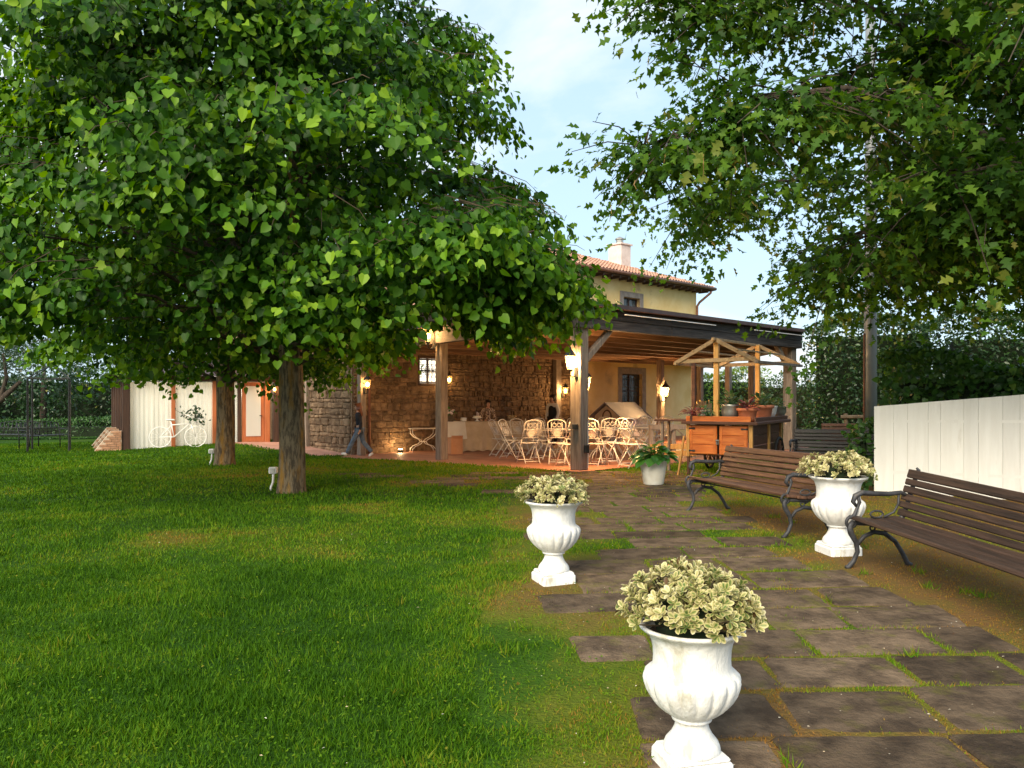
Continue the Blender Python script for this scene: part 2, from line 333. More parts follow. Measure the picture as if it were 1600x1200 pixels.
glassmat('pane', (.10, .12, .13), .75); glassmat('pane_clear', (.75, .8, .8), .16); glassmat('lamp_glass', (.85, .62, .32), .14, .25)
emit('bulb', (1, .55, .16), 34.); emit('bulb_soft', (1, .72, .35), 14.); emit('window_glow', (1, .95, .78), .75)
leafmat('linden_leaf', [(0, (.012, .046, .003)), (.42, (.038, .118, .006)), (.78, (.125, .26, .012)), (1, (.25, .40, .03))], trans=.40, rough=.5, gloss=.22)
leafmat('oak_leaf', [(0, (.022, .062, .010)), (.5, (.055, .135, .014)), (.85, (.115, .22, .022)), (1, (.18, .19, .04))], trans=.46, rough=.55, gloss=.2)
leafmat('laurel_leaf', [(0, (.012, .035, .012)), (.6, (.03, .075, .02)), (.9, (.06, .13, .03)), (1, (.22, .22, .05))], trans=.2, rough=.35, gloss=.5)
leafmat('bright_bush', [(0, (.05, .12, .015)), (.6, (.13, .24, .03)), (1, (.30, .34, .05))], trans=.35)
leafmat('ivy_leaf', [(0, (.018, .055, .010)), (.6, (.04, .11, .016)), (.9, (.10, .20, .03)), (1, (.20, .28, .05))], trans=.3)
leafmat('olive_leaf', [(0, (.02, .045, .02)), (1, (.07, .11, .05))], trans=.25)
leafmat('box_hedge', [(0, (.02, .06, .012)), (1, (.06, .15, .025))], trans=.25)
leafmat('variegated', [(0, (.10, .055, .02)), (.16, (.045, .10, .025)), (.38, (.12, .18, .04)), (.6, (.43, .39, .15)), (.82, (.61, .54, .29)), (1, (.70, .64, .42))], trans=.22, rough=.5)
leafmat('hosta', [(0, (.02, .09, .012)), (1, (.10, .28, .04))], trans=.3, rough=.35)
leafmat('succulent_red', [(0, (.16, .03, .03)), (.6, (.30, .08, .06)), (1, (.20, .22, .08))], trans=.15)
leafmat('succulent_green', [(0, (.03, .09, .03)), (.7, (.09, .18, .05)), (1, (.22, .26, .10))], trans=.15)
leafmat('grass_blade', [(0, (.030, .088, .004)), (.3, (.068, .165, .006)), (.55, (.135, .215, .009)), (.76, (.21, .19, .022)), (1, (.27, .14, .032))], trans=.3, rough=.6, gloss=.10)

def vnoise(x, y, s, seed):
    r = np.random.default_rng(seed).random((64, 64)); u = np.asarray(x) / s + 100; v = np.asarray(y) / s + 100
    i = np.floor(u).astype(int); j = np.floor(v).astype(int); fu = u - i; fv = v - j; fu = fu * fu * (3 - 2 * fu); fv = fv * fv * (3 - 2 * fv)
    q = lambda a, b: r[a % 64, b % 64]
    return (q(i, j) * (1 - fu) + q(i + 1, j) * fu) * (1 - fv) + (q(i, j + 1) * (1 - fu) + q(i + 1, j + 1) * fu) * fv
def ss(a, b, x): t_ = np.clip((x - a) / (b - a), 0, 1); return t_ * t_ * (3 - 2 * t_)
def dry(x, y):
    """how dry and worn the turf is: the strip along the path, the trodden apron before the terrace, patches in the lawn"""
    n = .5 * vnoise(x, y, 1.6, 1) + .3 * vnoise(x, y, .6, 2) + .2 * vnoise(x, y, .22, 3)
    d = .06 + .95 * np.clip(n - .40, 0, 1) + .16 * (vnoise(x, y, 3.1, 8) - .5)
    side = ss(-.35, .55, x + .9 * (vnoise(x, y, .4, 41) - .5) + .5 * (vnoise(x, y, .13, 42) - .5)) * (1 - ss(13, 15, y)); d = d + side * (.36 + .9 * np.clip(n - .42, -.25, 1)) + ss(2.4, 3.2, x) * (1 - ss(9, 14, y)) * .30
    apron = ss(12.2, 14.8, y + .22 * x) * ss(-7, -4.5, x) * (1 - ss(20, 24, y)); d = d + apron * (.40 + .3 * (n - .5))
    for cx, cy, r in ((-2.5, 10.6, .7), (-1.2, 13.6, .8), (-3.4, 11.6, .75), (-4.6, 9.7, .5), (-3.2, 8.5, .5), (-6, 4.4, .5), (-1.9, 7.2, .35)):
        d = d + .75 * np.clip(n - .28, 0, 1) * 1.3 * np.exp(-(((x - cx) / (r * 1.6)) ** 2 + ((y - cy) / r) ** 2)) * (.35 + 1.3 * vnoise(x, y, .16, 33))
    return np.clip(d, 0, 1)
def rampz(x, y): return -.325 + .265 * np.clip(((np.asarray(x) + 5.3) * -.83 + (np.asarray(y) - 24.2) * .555) / 4.3, 0, 1)
def GZ(x, y):
    z = G0(x, y); i = inside(TERR2, x, y); z = np.where(i, np.minimum(z, tz(x, y) - .06), z)
    i = inside(RAMP, x, y); z = np.where(i, np.minimum(z, rampz(x, y) - .06), z); return z

# ------------------------------------------------------------------ ground
xs = np.unique(np.r_[np.linspace(-400, -34, 12), np.arange(-34, 30, .3), np.linspace(30, 400, 12)]); ys = np.unique(np.r_[np.linspace(-120, -4, 8), np.arange(-4, 50, .3), np.linspace(50, 600, 14)])
GX, GY = np.meshgrid(xs, ys); Zg = GZ(GX, GY); nx, ny = len(xs), len(ys)
me = bpy.data.meshes.new('ground'); idx = np.arange(nx * ny).reshape(ny, nx)
me.from_pydata(np.c_[GX.ravel(), GY.ravel(), Zg.ravel()].tolist(), [], np.stack([idx[:-1, :-1], idx[:-1, 1:], idx[1:, 1:], idx[1:, :-1]], 2).reshape(-1, 4).tolist()); me.update()
a = me.attributes.new('dry', 'FLOAT', 'POINT'); a.data.foreach_set('value', dry(GX, GY).ravel().astype(np.float32))
me.polygons.foreach_set('use_smooth', [True] * len(me.polygons))
gm = bpy.data.materials.new('turf'); gm.use_nodes = True; t = gm.node_tree; b = t.nodes['Principled BSDF']; b.inputs['Roughness'].default_value = .95; b.inputs['Specular IOR Level'].default_value = .1
at_ = N(t, 'ShaderNodeAttribute', attribute_name='dry'); ge = N(t, 'ShaderNodeNewGeometry'); nn = N(t, 'ShaderNodeTexNoise', Scale=9., Detail=8., Roughness=.7); lk(t, ge.outputs['Position'], nn.inputs['Vector'])
ad = N(t, 'ShaderNodeMath', operation='MULTIPLY_ADD'); ad.inputs[1].default_value = .5; lk(t, nn.outputs[0], ad.inputs[0]); sb = N(t, 'ShaderNodeMath', operation='SUBTRACT'); sb.inputs[1].default_value = .25; lk(t, at_.outputs['Fac'], sb.inputs[0]); lk(t, sb.outputs[0], ad.inputs[2])
cr = N(t, 'ShaderNodeValToRGB'); 
for p, c in ((.35, (.036, .085, .006)), (.6, (.10, .12, .012))): e = cr.color_ramp.elements.new(p); e.color = (*c, 1)
cr.color_ramp.elements[0].color = (.018, .055, .005, 1); cr.color_ramp.elements[-1].color = (.15, .085, .03, 1); lk(t, ad.outputs[0], cr.inputs[0]); lk(t, cr.outputs[0], b.inputs['Base Color'])
bp = N(t, 'ShaderNodeBump', Strength=.8, Distance=.03); n2 = N(t, 'ShaderNodeTexNoise', Scale=45., Detail=6.); lk(t, ge.outputs['Position'], n2.inputs['Vector']); lk(t, n2.outputs[0], bp.inputs['Height']); lk(t, bp.outputs[0], b.inputs['Normal'])
MATS['turf'] = gm
ground = tag(link('ground', me, 'turf'), 'green lawn with dry worn patches', kind='structure')

# terrace, ramp
terr = MB(); terr.prism(TERR2, lambda x, y: tz(x, y) - .25, lambda x, y: tz(x, y) + .012)
terrace = tag(terr.build('terrace', None), kind='structure')
tm = bpy.data.materials.new('terrace_tiles'); tm.use_nodes = True; t = tm.node_tree; b = t.nodes['Principled BSDF']; b.inputs['Roughness'].default_value = .55
ge = N(t, 'ShaderNodeNewGeometry'); mp = N(t, 'ShaderNodeMapping'); mp.inputs['Rotation'].default_value = (0, 0, -TH); lk(t, ge.outputs['Position'], mp.inputs[0])
bk = N(t, 'ShaderNodeTexBrick', Scale=1., offset=.5); bk.inputs['Brick Width'].default_value = .3; bk.inputs['Row Height'].default_value = .3; bk.inputs['Mortar Size'].default_value = .008
bk.inputs['Color1'].default_value = (.30, .12, .07, 1); bk.inputs['Color2'].default_value = (.40, .17, .10, 1); bk.inputs['Mortar'].default_value = (.18, .10, .07, 1); lk(t, mp.outputs[0], bk.inputs['Vector']); 
nn = N(t, 'ShaderNodeTexNoise', Scale=1.4, Detail=6.); lk(t, ge.outputs['Position'], nn.inputs['Vector']); mm = N(t, 'ShaderNodeMixRGB', blend_type='MULTIPLY'); mm.inputs[0].default_value = .6; lk(t, bk.outputs[0], mm.inputs[1]); lk(t, nn.outputs[0], mm.inputs[2]); 
hs = N(t, 'ShaderNodeHueSaturation', Value=1.5); lk(t, mm.outputs[0], hs.inputs['Color']); lk(t, hs.outputs[0], b.inputs['Base Color'])
terrace.data.materials.append(tm)
rm = MB(); rm.prism(RAMP, lambda x, y: float(rampz(x, y)) - .3, lambda x, y: float(rampz(x, y)) + .015); tag(rm.build('ramp', 'ramp_floor'), kind='structure')

# path of basalt slabs, each slab an object
path = tag(bpy.data.objects.new('path', None), kind='structure'); C.objects.link(path); path.location = (1.5, 8, 0)
SL = []; tilt = rad(2.2); row = 0; y = 2.3
slab_ms = []
while y < 15.2:
    dpt = random.uniform(.43, .53)
    x0 = .38 - .03 * max(0, y - 5) + random.uniform(-.22, .22); x1 = 2.75 + random.uniform(-.25, .25)
    if y < 3.9: x0 += .3; x1 = 3.3 + random.uniform(-.2, .3)
    elif y < 5.3: x1 = 2.95 + random.uniform(-.1, .25)
    if y > 11.5: x0 -= (y - 11.5) * 1.0; x1 = min(3.6, 2.7 + (y - 11.5) * .3)
    x = x0
    while x < x1 - .25:
        L = random.uniform(.5, .98); L = min(L, x1 - x + .15)
        if not (random.random() < (.25 if x < x0 + .05 and y > 4.2 else .55 if y > 12 and x < .2 else .02)):
            cx, cy = x + L / 2, y + dpt / 2 + (x + L / 2 - 1.5) * math.tan(tilt); SL.append((cx, cy, L - random.uniform(.015, .04), dpt - random.uniform(.015, .035)))
        x += L
    y += dpt; row += 1
def slab_mesh(lx, ly):
    """a hand-cut slab: wavering outline, worn rounded rim"""
    per = []; hx, hy = lx / 2, ly / 2; rr_ = random.uniform(.008, .028)
    cs = [(-hx, -hy), (hx, -hy), (hx, hy), (-hx, hy)]; cs = [(x + random.uniform(-.025, .02), y + random.uniform(-.02, .02)) for x, y in cs]
    for i in range(4):
        a_, b_ = cs[i], cs[(i + 1) % 4]; L = math.dist(a_, b_); n_ = max(3, int(L / .1))
        for k in range(n_):
            f = rr_ / L + (1 - 2 * rr_ / L) * k / (n_ - 1); w = random.uniform(-.007, .007); per.append((a_[0] + (b_[0] - a_[0]) * f + w * (abs(b_[1] - a_[1]) > .2), a_[1] + (b_[1] - a_[1]) * f + w * (abs(b_[0] - a_[0]) > .2)))
    n_ = len(per); q = MB(); ins = lambda p, d: (p[0] * (1 - d / hx), p[1] * (1 - d / hy))
    rings = [[(*p, -.06) for p in per], [(*p, .008) for p in per], [(*ins(p, .012), .018 + random.uniform(-.003, .002)) for p in per], [(*ins(p, .07), .021 + random.uniform(-.003, .003)) for p in per]]
    q.v = [p for r_ in rings for p in r_]; q.f = [(j * n_ + i, j * n_ + (i + 1) % n_, (j + 1) * n_ + (i + 1) % n_, (j + 1) * n_ + i) for j in range(3) for i in range(n_)] + [tuple(range(3 * n_, 4 * n_))]
    return q
for cx, cy, lx, ly in SL:
    o = slab_mesh(lx, ly).build('slab', 'slab', path, smooth=False); z = g(cx, cy); gx = (g(cx + .2, cy) - g(cx - .2, cy)) / .4; gy = (g(cx, cy + .2) - g(cx, cy - .2)) / .4
    o.location = (cx - 1.5, cy - 8, z - .010 + random.uniform(-.006, .006)); o.rotation_euler = (math.atan(gy) + random.uniform(-.012, .012), -math.atan(gx) + random.uniform(-.012, .012), tilt + random.uniform(-.035, .035))
# raster of the slabs, so that grass grows only in the joints
MX0, MY0, MR = -4., 2., .02; mask = np.zeros((720, 420), bool)
for cx, cy, lx, ly in SL:
    i0, i1 = int((cy - ly / 2 - MY0 + .022) / MR), int((cy + ly / 2 - MY0 - .022) / MR); j0, j1 = int((cx - lx / 2 - MX0 + .022) / MR), int((cx + lx / 2 - MX0 - .022) / MR)
    mask[max(0, i0):max(0, i1), max(0, j0):max(0, j1)] = True
def on_slab(x, y):
    i = ((y - MY0) / MR).astype(int); j = ((x - MX0) / MR).astype(int); ok = (i >= 0) & (i < 720) & (j >= 0) & (j < 420)
    return np.where(ok, mask[np.clip(i, 0, 719), np.clip(j, 0, 419)], False)

# ------------------------------------------------------------------ grass
def blades(y0, y1, dens, h, w, seed, three):
    r = np.random.default_rng(seed); xa, xb = -.78 * y1 - .6, .78 * y1 + .6; n = int((xb - xa) * (y1 - y0) * dens)
    x = r.uniform(xa, xb, n); y = r.uniform(y0, y1, n)
    k = (np.abs(x) < .76 * y + .9) & ~inside(TERR2, x, y) & ~inside(RAMP, x, y) & (~on_slab(x, y) | ((vnoise(x, y, .30, 77) > .80) & (r.random(n) < .5)) | ((y > 11.5) & (vnoise(x, y, .5, 78) > .45) & (r.random(n) < .6))) & ~((x > 5.1) & (y > 13))
    d = dry(x, y); pth = (x > -.2) & (x < 3.2) & (y < 14); patch = vnoise(x, y, .45, 21)
    k &= r.random(n) > np.where(d > .5, .12 + .5 * np.clip(d - .5, 0, 1) / .5, 0)
    k &= ~(pth & (patch < .45) & (r.random(n) < .75))
    x, y, d, patch = x[k], y[k], d[k], patch[k]; n = len(x); z = GZ(x, y) - .004
    az = r.uniform(0, 2 * np.pi, n); lean = r.uniform(.1, .85, n); tall = .35 + .75 * vnoise(x, y, .35, 22) + .75 * vnoise(x, y, .12, 25)
    hh = h * r.uniform(.45, 1.25, n) * tall * (1 - .45 * d) * np.where((x > -.1) & (y < 14), .72, 1)
    t_ = np.c_[np.cos(az) * lean, np.sin(az) * lean, np.ones(n)]; a2 = r.uniform(0, 2 * np.pi, n); nr = np.c_[np.cos(a2), np.sin(a2), np.zeros(n)]
    fr = frames(t_, nr); rn = np.clip(d * .95 + r.normal(0, .15, n) + .06 + .22 * (vnoise(x, y, .11, 23) - .5) + .2 * (vnoise(x, y, .4, 24) - .5), 0, 1)
    if three: base = np.array([(-.5, 0, 0), (.5, 0, 0), (-.38, .5, .08), (.38, .5, .08), (0, 1, .3)], float); tr = np.array([(0, 1, 3), (0, 3, 2), (2, 3, 4)])
    else: base = np.array([(-.5, 0, 0), (.5, 0, 0), (0, 1, .12)], float); tr = np.array([(0, 1, 2)])
    fr = fr * 1.0; fr[:, :, 0] *= (w * r.uniform(.7, 1.3, n) / hh)[:, None]
    return base, tr, np.c_[x, y, z], fr, hh, rn
for i, (y0, y1, dens, h, w, three) in enumerate([(2.2, 4.6, 8000, .042, .0062, True), (4.6, 7.0, 4600, .044, .0082, False), (7.0, 11.0, 1900, .044, .0115, False), (11., 17., 800, .048, .019, False), (17., 30., 300, .055, .034, False)]):
    ba, tr, ps, fr, hh, rn = blades(y0, y1, dens, h, w, 40 + i, three)
    tag(scatter('grass', ba, tr, ps, fr, hh, rn, 'grass_blade'), 'short mown grass of the lawn', 'grass', kind='stuff')
# clover leaves and fallen petals lying in the turf
r = np.random.default_rng(5); n = 9000; y = 2.4 + 8 * r.random(n) ** 1.6; x = r.uniform(-.8, .15, n) * y + r.normal(0, .2, n); k = ~on_slab(x, y) & (vnoise(x, y, .8, 31) > .42); x, y = x[k], y[k]; n = len(x)
fr = frames(np.c_[r.normal(0, 1, n), r.normal(0, 1, n), r.normal(0, .15, n)], np.c_[r.normal(0, .35, n), r.normal(0, .35, n), np.ones(n)])
CLV = np.array([(0, 0, 0), (-.42, .3, .05), (-.3, .85, .02), (0, .7, -.04), (.3, .85, .02), (.42, .3, .05)], float); CLV_T = np.array([(0, 3, 2), (0, 2, 1), (0, 4, 3), (0, 5, 4)])
tag(scatter('clover', CLV, CLV_T, np.c_[x, y, GZ(x, y) + r.uniform(.018, .034, n)], fr, r.uniform(.012, .02, n), np.clip(r.normal(.38, .14, n), 0, 1), 'grass_blade'), 'clover leaves among the grass of the lawn', 'clover', kind='stuff')
n = 150; cy_ = 2.7 + 8 * r.random(n) ** 1.2; cx_ = np.where(r.random(n) < .65, r.uniform(-.5, 3.6, n), r.uniform(-.7, .0, n) * cy_); k = 26; x = np.repeat(cx_, k) + r.normal(0, .035, n * k); y = np.repeat(cy_, k) + r.normal(0, .03, n * k); ok_ = ~on_slab(x, y); x, y = x[ok_], y[ok_]; n = len(x)
t_ = np.c_[r.normal(0, .55, n), r.normal(0, .55, n), np.ones(n)]; fr = frames(t_, r.normal(0, 1, (n, 3))); fr[:, :, 0] *= .10
tag(scatter('grass_tufts', np.array([(-.5, 0, 0), (.5, 0, 0), (-.4, .5, .06), (.4, .5, .06), (0, 1, .25)], float), np.array([(0, 1, 3), (0, 3, 2), (2, 3, 4)]), np.c_[x, y, GZ(x, y)], fr, r.uniform(.03, .085, n), np.clip(r.normal(.42, .18, n), 0, 1), 'grass_blade'), 'taller weedy grass tufts along the path joints', 'grass', kind='stuff')
mat('petal', (.70, .66, .55), (.5, .36, .2), rough=.8, scale=2, world=True)
n = 330; y = 2.6 + 9 * r.random(n) ** 1.3; x = r.uniform(-.55, .62, n) * y; x = np.where(r.random(n) < .6, r.uniform(0, 4.2, n), x)
fr = frames(np.c_[r.normal(0, 1, n), r.normal(0, 1, n), r.normal(0, .1, n)], np.c_[r.normal(0, .2, n), r.normal(0, .2, n), np.ones(n)])
tag(scatter('fallen_petals', OVAL, OVAL_T, np.c_[x, y, GZ(x, y) + .028], fr, r.uniform(.007, .022, n), r.random(n), 'petal'), 'pale petals and dry bits fallen on the path and turf', 'petals', kind='stuff')
# ------------------------------------------------------------------ pergola over the terrace (house frame)
perg = thing('pergola', 'large dark timber pergola roofing the terracotta terrace', 'pergola', HO, TH)
def tzl(x, y): p = hw(x, y); return tz(p.x, p.y) + .012
PERG_POSTS = [(-1.68, -10.65, .27), (-.57, -5.03, .24), (-.13, -.72, .2), (7.12, -10.62, .27), (11.1, -7.3, .22), (14.97, -4.1, .22), (15.9, -2.2, .22), (10.75, -3.8, .22)]
for i, (x, y, w) in enumerate(PERG_POSTS):
    m_ = MB(); z0 = tzl(x, y) - .01; m_.cbox((x, y, (z0 + 2.83) / 2), (w, w, 2.83 - z0), None, .02, jit=.006); po = m_.build('post', 'post_wood', perg)
    if False:
        m_ = MB(); m_.box((x, y, z0 + .10), (w + .03, w + .03, .18)); m_.build('foot_plate', 'dark_metal', po)
    if i == 0:
        m_ = MB(); m_.cbox((x + .04, y - w / 2 - .02, z0 + .42), (.12, .05, .16), None, .008); m_.cbox((x - w / 2 - .02, y - .03, z0 + .86), (.05, .13, .1), None, .008); m_.build('socket_box', 'dark_metal', po)
        m_ = MB(); m_.box((x + .1, y - w / 2 - .006, z0 + .5), (.012, .012, .9)); m_.build('cable_duct', 'light_grey_plastic', po)
LE = lambda y: float(np.interp(y, [-11.2, -10.8, -5.03, 0], [-1.93, -1.85, -.74, -.22]))        # left eave line x(y)
RE = lambda y: 7.35 + (19.2 - 7.35) * (y + 10.8) / 10.8         # right eave line
def beam(a, b, z0, z1, w, name='beam', m='beam_wood'):
    q = MB(); q.bar((a[0], a[1], (z0 + z1) / 2), (b[0], b[1], (z0 + z1) / 2), w, z1 - z0, .012) if False else None
    a_, b_ = Vector((a[0], a[1], 0)), Vector((b[0], b[1], 0)); d = b_ - a_; q = MB(); q.cbox((0, 0, 0), (d.length, w, z1 - z0), None, .012, jit=.004)
    o = q.build(name, m, perg, ((a[0] + b[0]) / 2, (a[1] + b[1]) / 2, (z0 + z1) / 2), math.atan2(d.y, d.x)); return o
# front beam in lengths, two boards high
xs_ = [-1.95, 1.2, 4.3, 7.42]
for i in range(3):
    beam((xs_[i], -10.78), (xs_[i + 1] - .006, -10.78), 2.78, 2.985, .13); beam((xs_[i] - .01, -10.785), (xs_[i + 1] - .012, -10.785), 2.99, 3.195, .14)
beam((LE(-10.62) - .05, -10.62), (LE(-5.1), -5.1), 2.80, 3.19, .14); beam((LE(-5.0), -5.0), (LE(-.15), -.15), 2.80, 3.19, .14)
beam((RE(-10.6), -10.6), (RE(-5.2), -5.2), 2.80, 3.19, .14); beam((RE(-5.1), -5.1), (RE(-.3), -.3), 2.80, 3.19, .14)
for k, y in enumerate(np.linspace(-9.3, -1.0, 8)): beam((LE(y) + .12, y), (RE(y) - .16, y), 2.84, 3.02, .11, 'rafter', 'ceiling_wood')
y = -10.65
while y < -.25:
    q = MB(); a0, a1, b0, b1 = LE(y) + .1, RE(y) - .12, LE(y + .33) + .1, RE(y + .33) - .12; zz = 3.03 + random.uniform(0, .012)
    q.add([(a0, y, zz), (a1, y, zz), (b1, y + .325, zz), (b0, y + .325, zz), (a0, y, zz + .03), (a1, y, zz + .03), (b1, y + .325, zz + .03), (b0, y + .325, zz + .03)], [(3, 2, 1, 0), (4, 5, 6, 7), (0, 1, 5, 4), (1, 2, 6, 5), (2, 3, 7, 6), (3, 0, 4, 7)])
    q.build('ceiling_board', 'ceiling_wood', perg); y += .34
q = MB(); q.prism([(LE(-11.1) - .15, -11.05), (RE(-11.05) + .12, -11.05), (RE(-.02) + .12, -.02), (LE(-.02) - .12, -.02)], 3.2, 3.285); q.build('roof_sheet', 'cap_metal', perg)
q = MB(); q.box((1.0, -11.02, 3.105), (3.4, .03, .015)); q.box((5.8, -11.02, 3.105), (2.6, .03, .015)); q.build('light_tube', 'light_grey_plastic', perg)
def brace(a, b, w=.12):
    q = MB(); q.bar(a, b, w, w, .012); q.build('brace', 'post_wood', perg)
brace((-1.6, -10.68, 2.12), (-.75, -10.70, 2.84)); brace((7.05, -10.66, 2.12), (6.2, -10.70, 2.84))

# ------------------------------------------------------------------ farmhouse
house = thing('farmhouse', 'farmhouse of brown rubble stone and yellow plaster with tiled roof', 'house', HO, TH)
FZ = -.34; YX0, YX1, WH, DP = 6.0, 19.03, 6.55, 9.0; SX = 11.1
def wall_holes(q, x0, x1, z0, z1, holes, y=0., th=.35):
    """a wall in the local xz plane with rectangular openings and reveals"""
    xs_ = sorted({x0, x1, *[h for a in holes for h in a[:2]]}); zs_ = sorted({z0, z1, *[h for a in holes for h in a[2:]]})
    for i in range(len(xs_) - 1):
        for j in range(len(zs_) - 1):
            cx, cz = (xs_[i] + xs_[i + 1]) / 2, (zs_[j] + zs_[j + 1]) / 2
            if any(h[0] < cx < h[1] and h[2] < cz < h[3] for h in holes): continue
            q.add([(xs_[i], y, zs_[j]), (xs_[i + 1], y, zs_[j]), (xs_[i + 1], y, zs_[j + 1]), (xs_[i], y, zs_[j + 1])], [(0, 1, 2, 3)])
    for a, b_, c, d in holes:
        q.add([(a, y, c), (b_, y, c), (b_, y, d), (a, y, d), (a, y + th, c), (b_, y + th, c), (b_, y + th, d), (a, y + th, d)], [(0, 4, 5, 1), (1, 5, 6, 2), (2, 6, 7, 3), (3, 7, 4, 0)])
    return q
UW = (13.45, 14.6, 5.0, 5.72); LW = (13.35, 14.75, 1.0, 2.45); SW = (2.62, 3.5, 1.92, 2.74)
q = MB(); wall_holes(q, SX, YX1, FZ, 3.3, [LW]); wall_holes(q, YX0, YX1, 3.3, WH, [UW])
q.add([(YX1, 0, FZ), (YX1, DP, FZ), (YX1, DP, WH), (YX1, 0, WH)], [(0, 1, 2, 3)]); q.add([(YX0, 0, 3.3), (YX0, DP, 3.3), (YX0, DP, WH), (YX0, 0, WH)], [(3, 2, 1, 0)])
q.add([(YX0, DP, FZ), (YX1, DP, FZ), (YX1, DP, WH), (YX0, DP, WH)], [(3, 2, 1, 0)]); q.build('plaster_wall', 'plaster', house)
q = MB(); wall_holes(q, 0, SX, FZ, 3.3, [SW]); wall_holes(q, 0, YX0, 3.3, 4.3, []); DW = (2.55, 3.4)
q.add([(0, 0, FZ), (0, DP, FZ), (0, DP, 4.3), (0, 0, 4.3)], [(3, 2, 1, 0)]); q.add([(0, DP, FZ), (YX0, DP, FZ), (YX0, DP, 4.3), (0, DP, 4.3)], [(3, 2, 1, 0)])
backing = q.build('stone_wall', 'mortar', house)
def stones(x0, x1, z0, z1, skip, put, first=0):
    z = z0; 
    while z < z1 - .05:
        h = random.uniform(.10, .25); h = min(h, z1 - z); x = x0 - (random.uniform(0, .2) if first == 0 else 0)
        x = x0
        while x < x1 - .03:
            L = min(random.choice((random.uniform(.10, .24), random.uniform(.2, .5))), x1 - x)
            if not any(a - .02 < x + L and x < b_ + .02 and c - .02 < z + h and z < d + .02 for a, b_, c, d in skip): put(x, z, L, h)
            x += L
        z += h
def stone_mesh(L, h):
    q = MB(); q.cbox((0, 0, 0), (L - .012, .09, h - .012), Matrix.Rotation(random.uniform(-.07, .07), 3, 'Y'), min(.03, h * .2), jit=min(.032, h * .14, L * .14)); return q
def put_front(x, z, L, h):
    stone_mesh(L, h).build('stone', 'quoin' if x < .02 else 'rubble', backing, (x + L / 2, random.uniform(-.008, .022), z + h / 2))
far = MB()
def put_far(x, z, L, h): far.cbox((x + L / 2, -.012 + random.uniform(-.012, .012), z + h / 2), (L - .012, .09, h - .012), Matrix.Rotation(random.uniform(-.07, .07), 3, 'Y'), .025, jit=min(.028, h * .14))
def put_side(x, z, L, h):
    o = stone_mesh(L, h).build('stone', 'quoin' if x < .02 else 'rubble', backing, (-.012 + random.uniform(-.014, .01), x + L / 2, z + h / 2), math.pi / 2)
stones(0.045, 3.6, FZ, 3.0, [(SW[0] - .06, SW[1] + .06, SW[2] - .1, SW[3] + .12)], put_front); stones(3.6, SX - .02, FZ, 3.0, [], put_far); stones(0.06, 2.45, FZ + .05, 2.7, [], put_side)
tag(far.build('rubble_stones', 'rubble', backing), kind='stuff')
# windows
def window(nm, h, fr_w, fm, pane, bars, proud=.04, glow=None, sill=True):
    a, b_, c, d = h; f = MB(); 
    for (p0, p1) in (((a - fr_w, c - fr_w), (a, d + fr_w)), ((b_, c - fr_w), (b_ + fr_w, d + fr_w))): f.cbox(((p0[0] + p1[0]) / 2, -proud / 2 + .06, (p0[1] + p1[1]) / 2), (p1[0] - p0[0], proud + .12, p1[1] - p0[1]), None, .015)
    f.cbox(((a + b_) / 2, -proud / 2 + .058, d + fr_w / 2), (b_ - a - .006, proud + .12, fr_w), None, .015); f.cbox(((a + b_) / 2, -proud / 2 + .052, c - fr_w / 2), (b_ - a - .006, proud + .14, fr_w), None, .015)
    w = f.build('window', fm, house)
    s_ = MB(); wd = .06
    for x in (a + wd / 2 + .003, (a + b_) / 2, b_ - wd / 2 - .003): s_.box((x, .16, (c + d) / 2), (wd, .05, d - c - .006))
    for z in (c + wd / 2 + .003, d - wd / 2 - .003, (c + d) / 2): s_.box(((a + b_) / 2, .163, z), (b_ - a - .006, .045, wd * .8))
    s_.build('sash', 'dark_frame', w)
    p = MB(); p.box(((a + b_) / 2, .2, (c + d) / 2), (b_ - a - .004, .008, d - c - .004)); p.build('glass', glow or 'pane', w)
    if bars:
        g_ = MB()
        for x in np.linspace(a + .1, b_ - .1, bars): g_.tube([(x, .07, c + .01), (x, .07, d - .01)], .012, 5)
        for z in np.linspace(c + .2, d - .2, 4): g_.tube([(a + .01, .07, z), (b_ - .01, .07, z)], .010, 5)
        for x in np.linspace(a + .2, b_ - .2, 4):
            for z in (c + .35, d - .35): g_.tube([(x + .09 * math.cos(k), .065, z + .12 * math.sin(k)) for k in np.linspace(0, 2 * math.pi, 9)[:-1]], .009, 4, closed=True)
        g_.build('grille', 'dark_metal', w)
    return w
window('upper', UW, .24, 'peperino', 'pane', 0); window('lower', LW, .28, 'peperino', 'pane', 7); window('stone', SW, .09, 'dark_frame', 'pane', 4, .01, 'window_glow')
# side door opening in the stone flank
q = MB(); q.box((-.02, 2.98, .85), (.12, .8, 2.3)); dr = q.build('door', 'dark_frame', house); q = MB(); q.box((-.05, 2.52, .9), (.2, .12, 2.45)); q.box((-.05, 3.44, .9), (.2, .12, 2.45)); q.box((-.052, 2.98, 2.07), (.2, .8, .14)); q.build('door_frame', 'post_wood', dr)
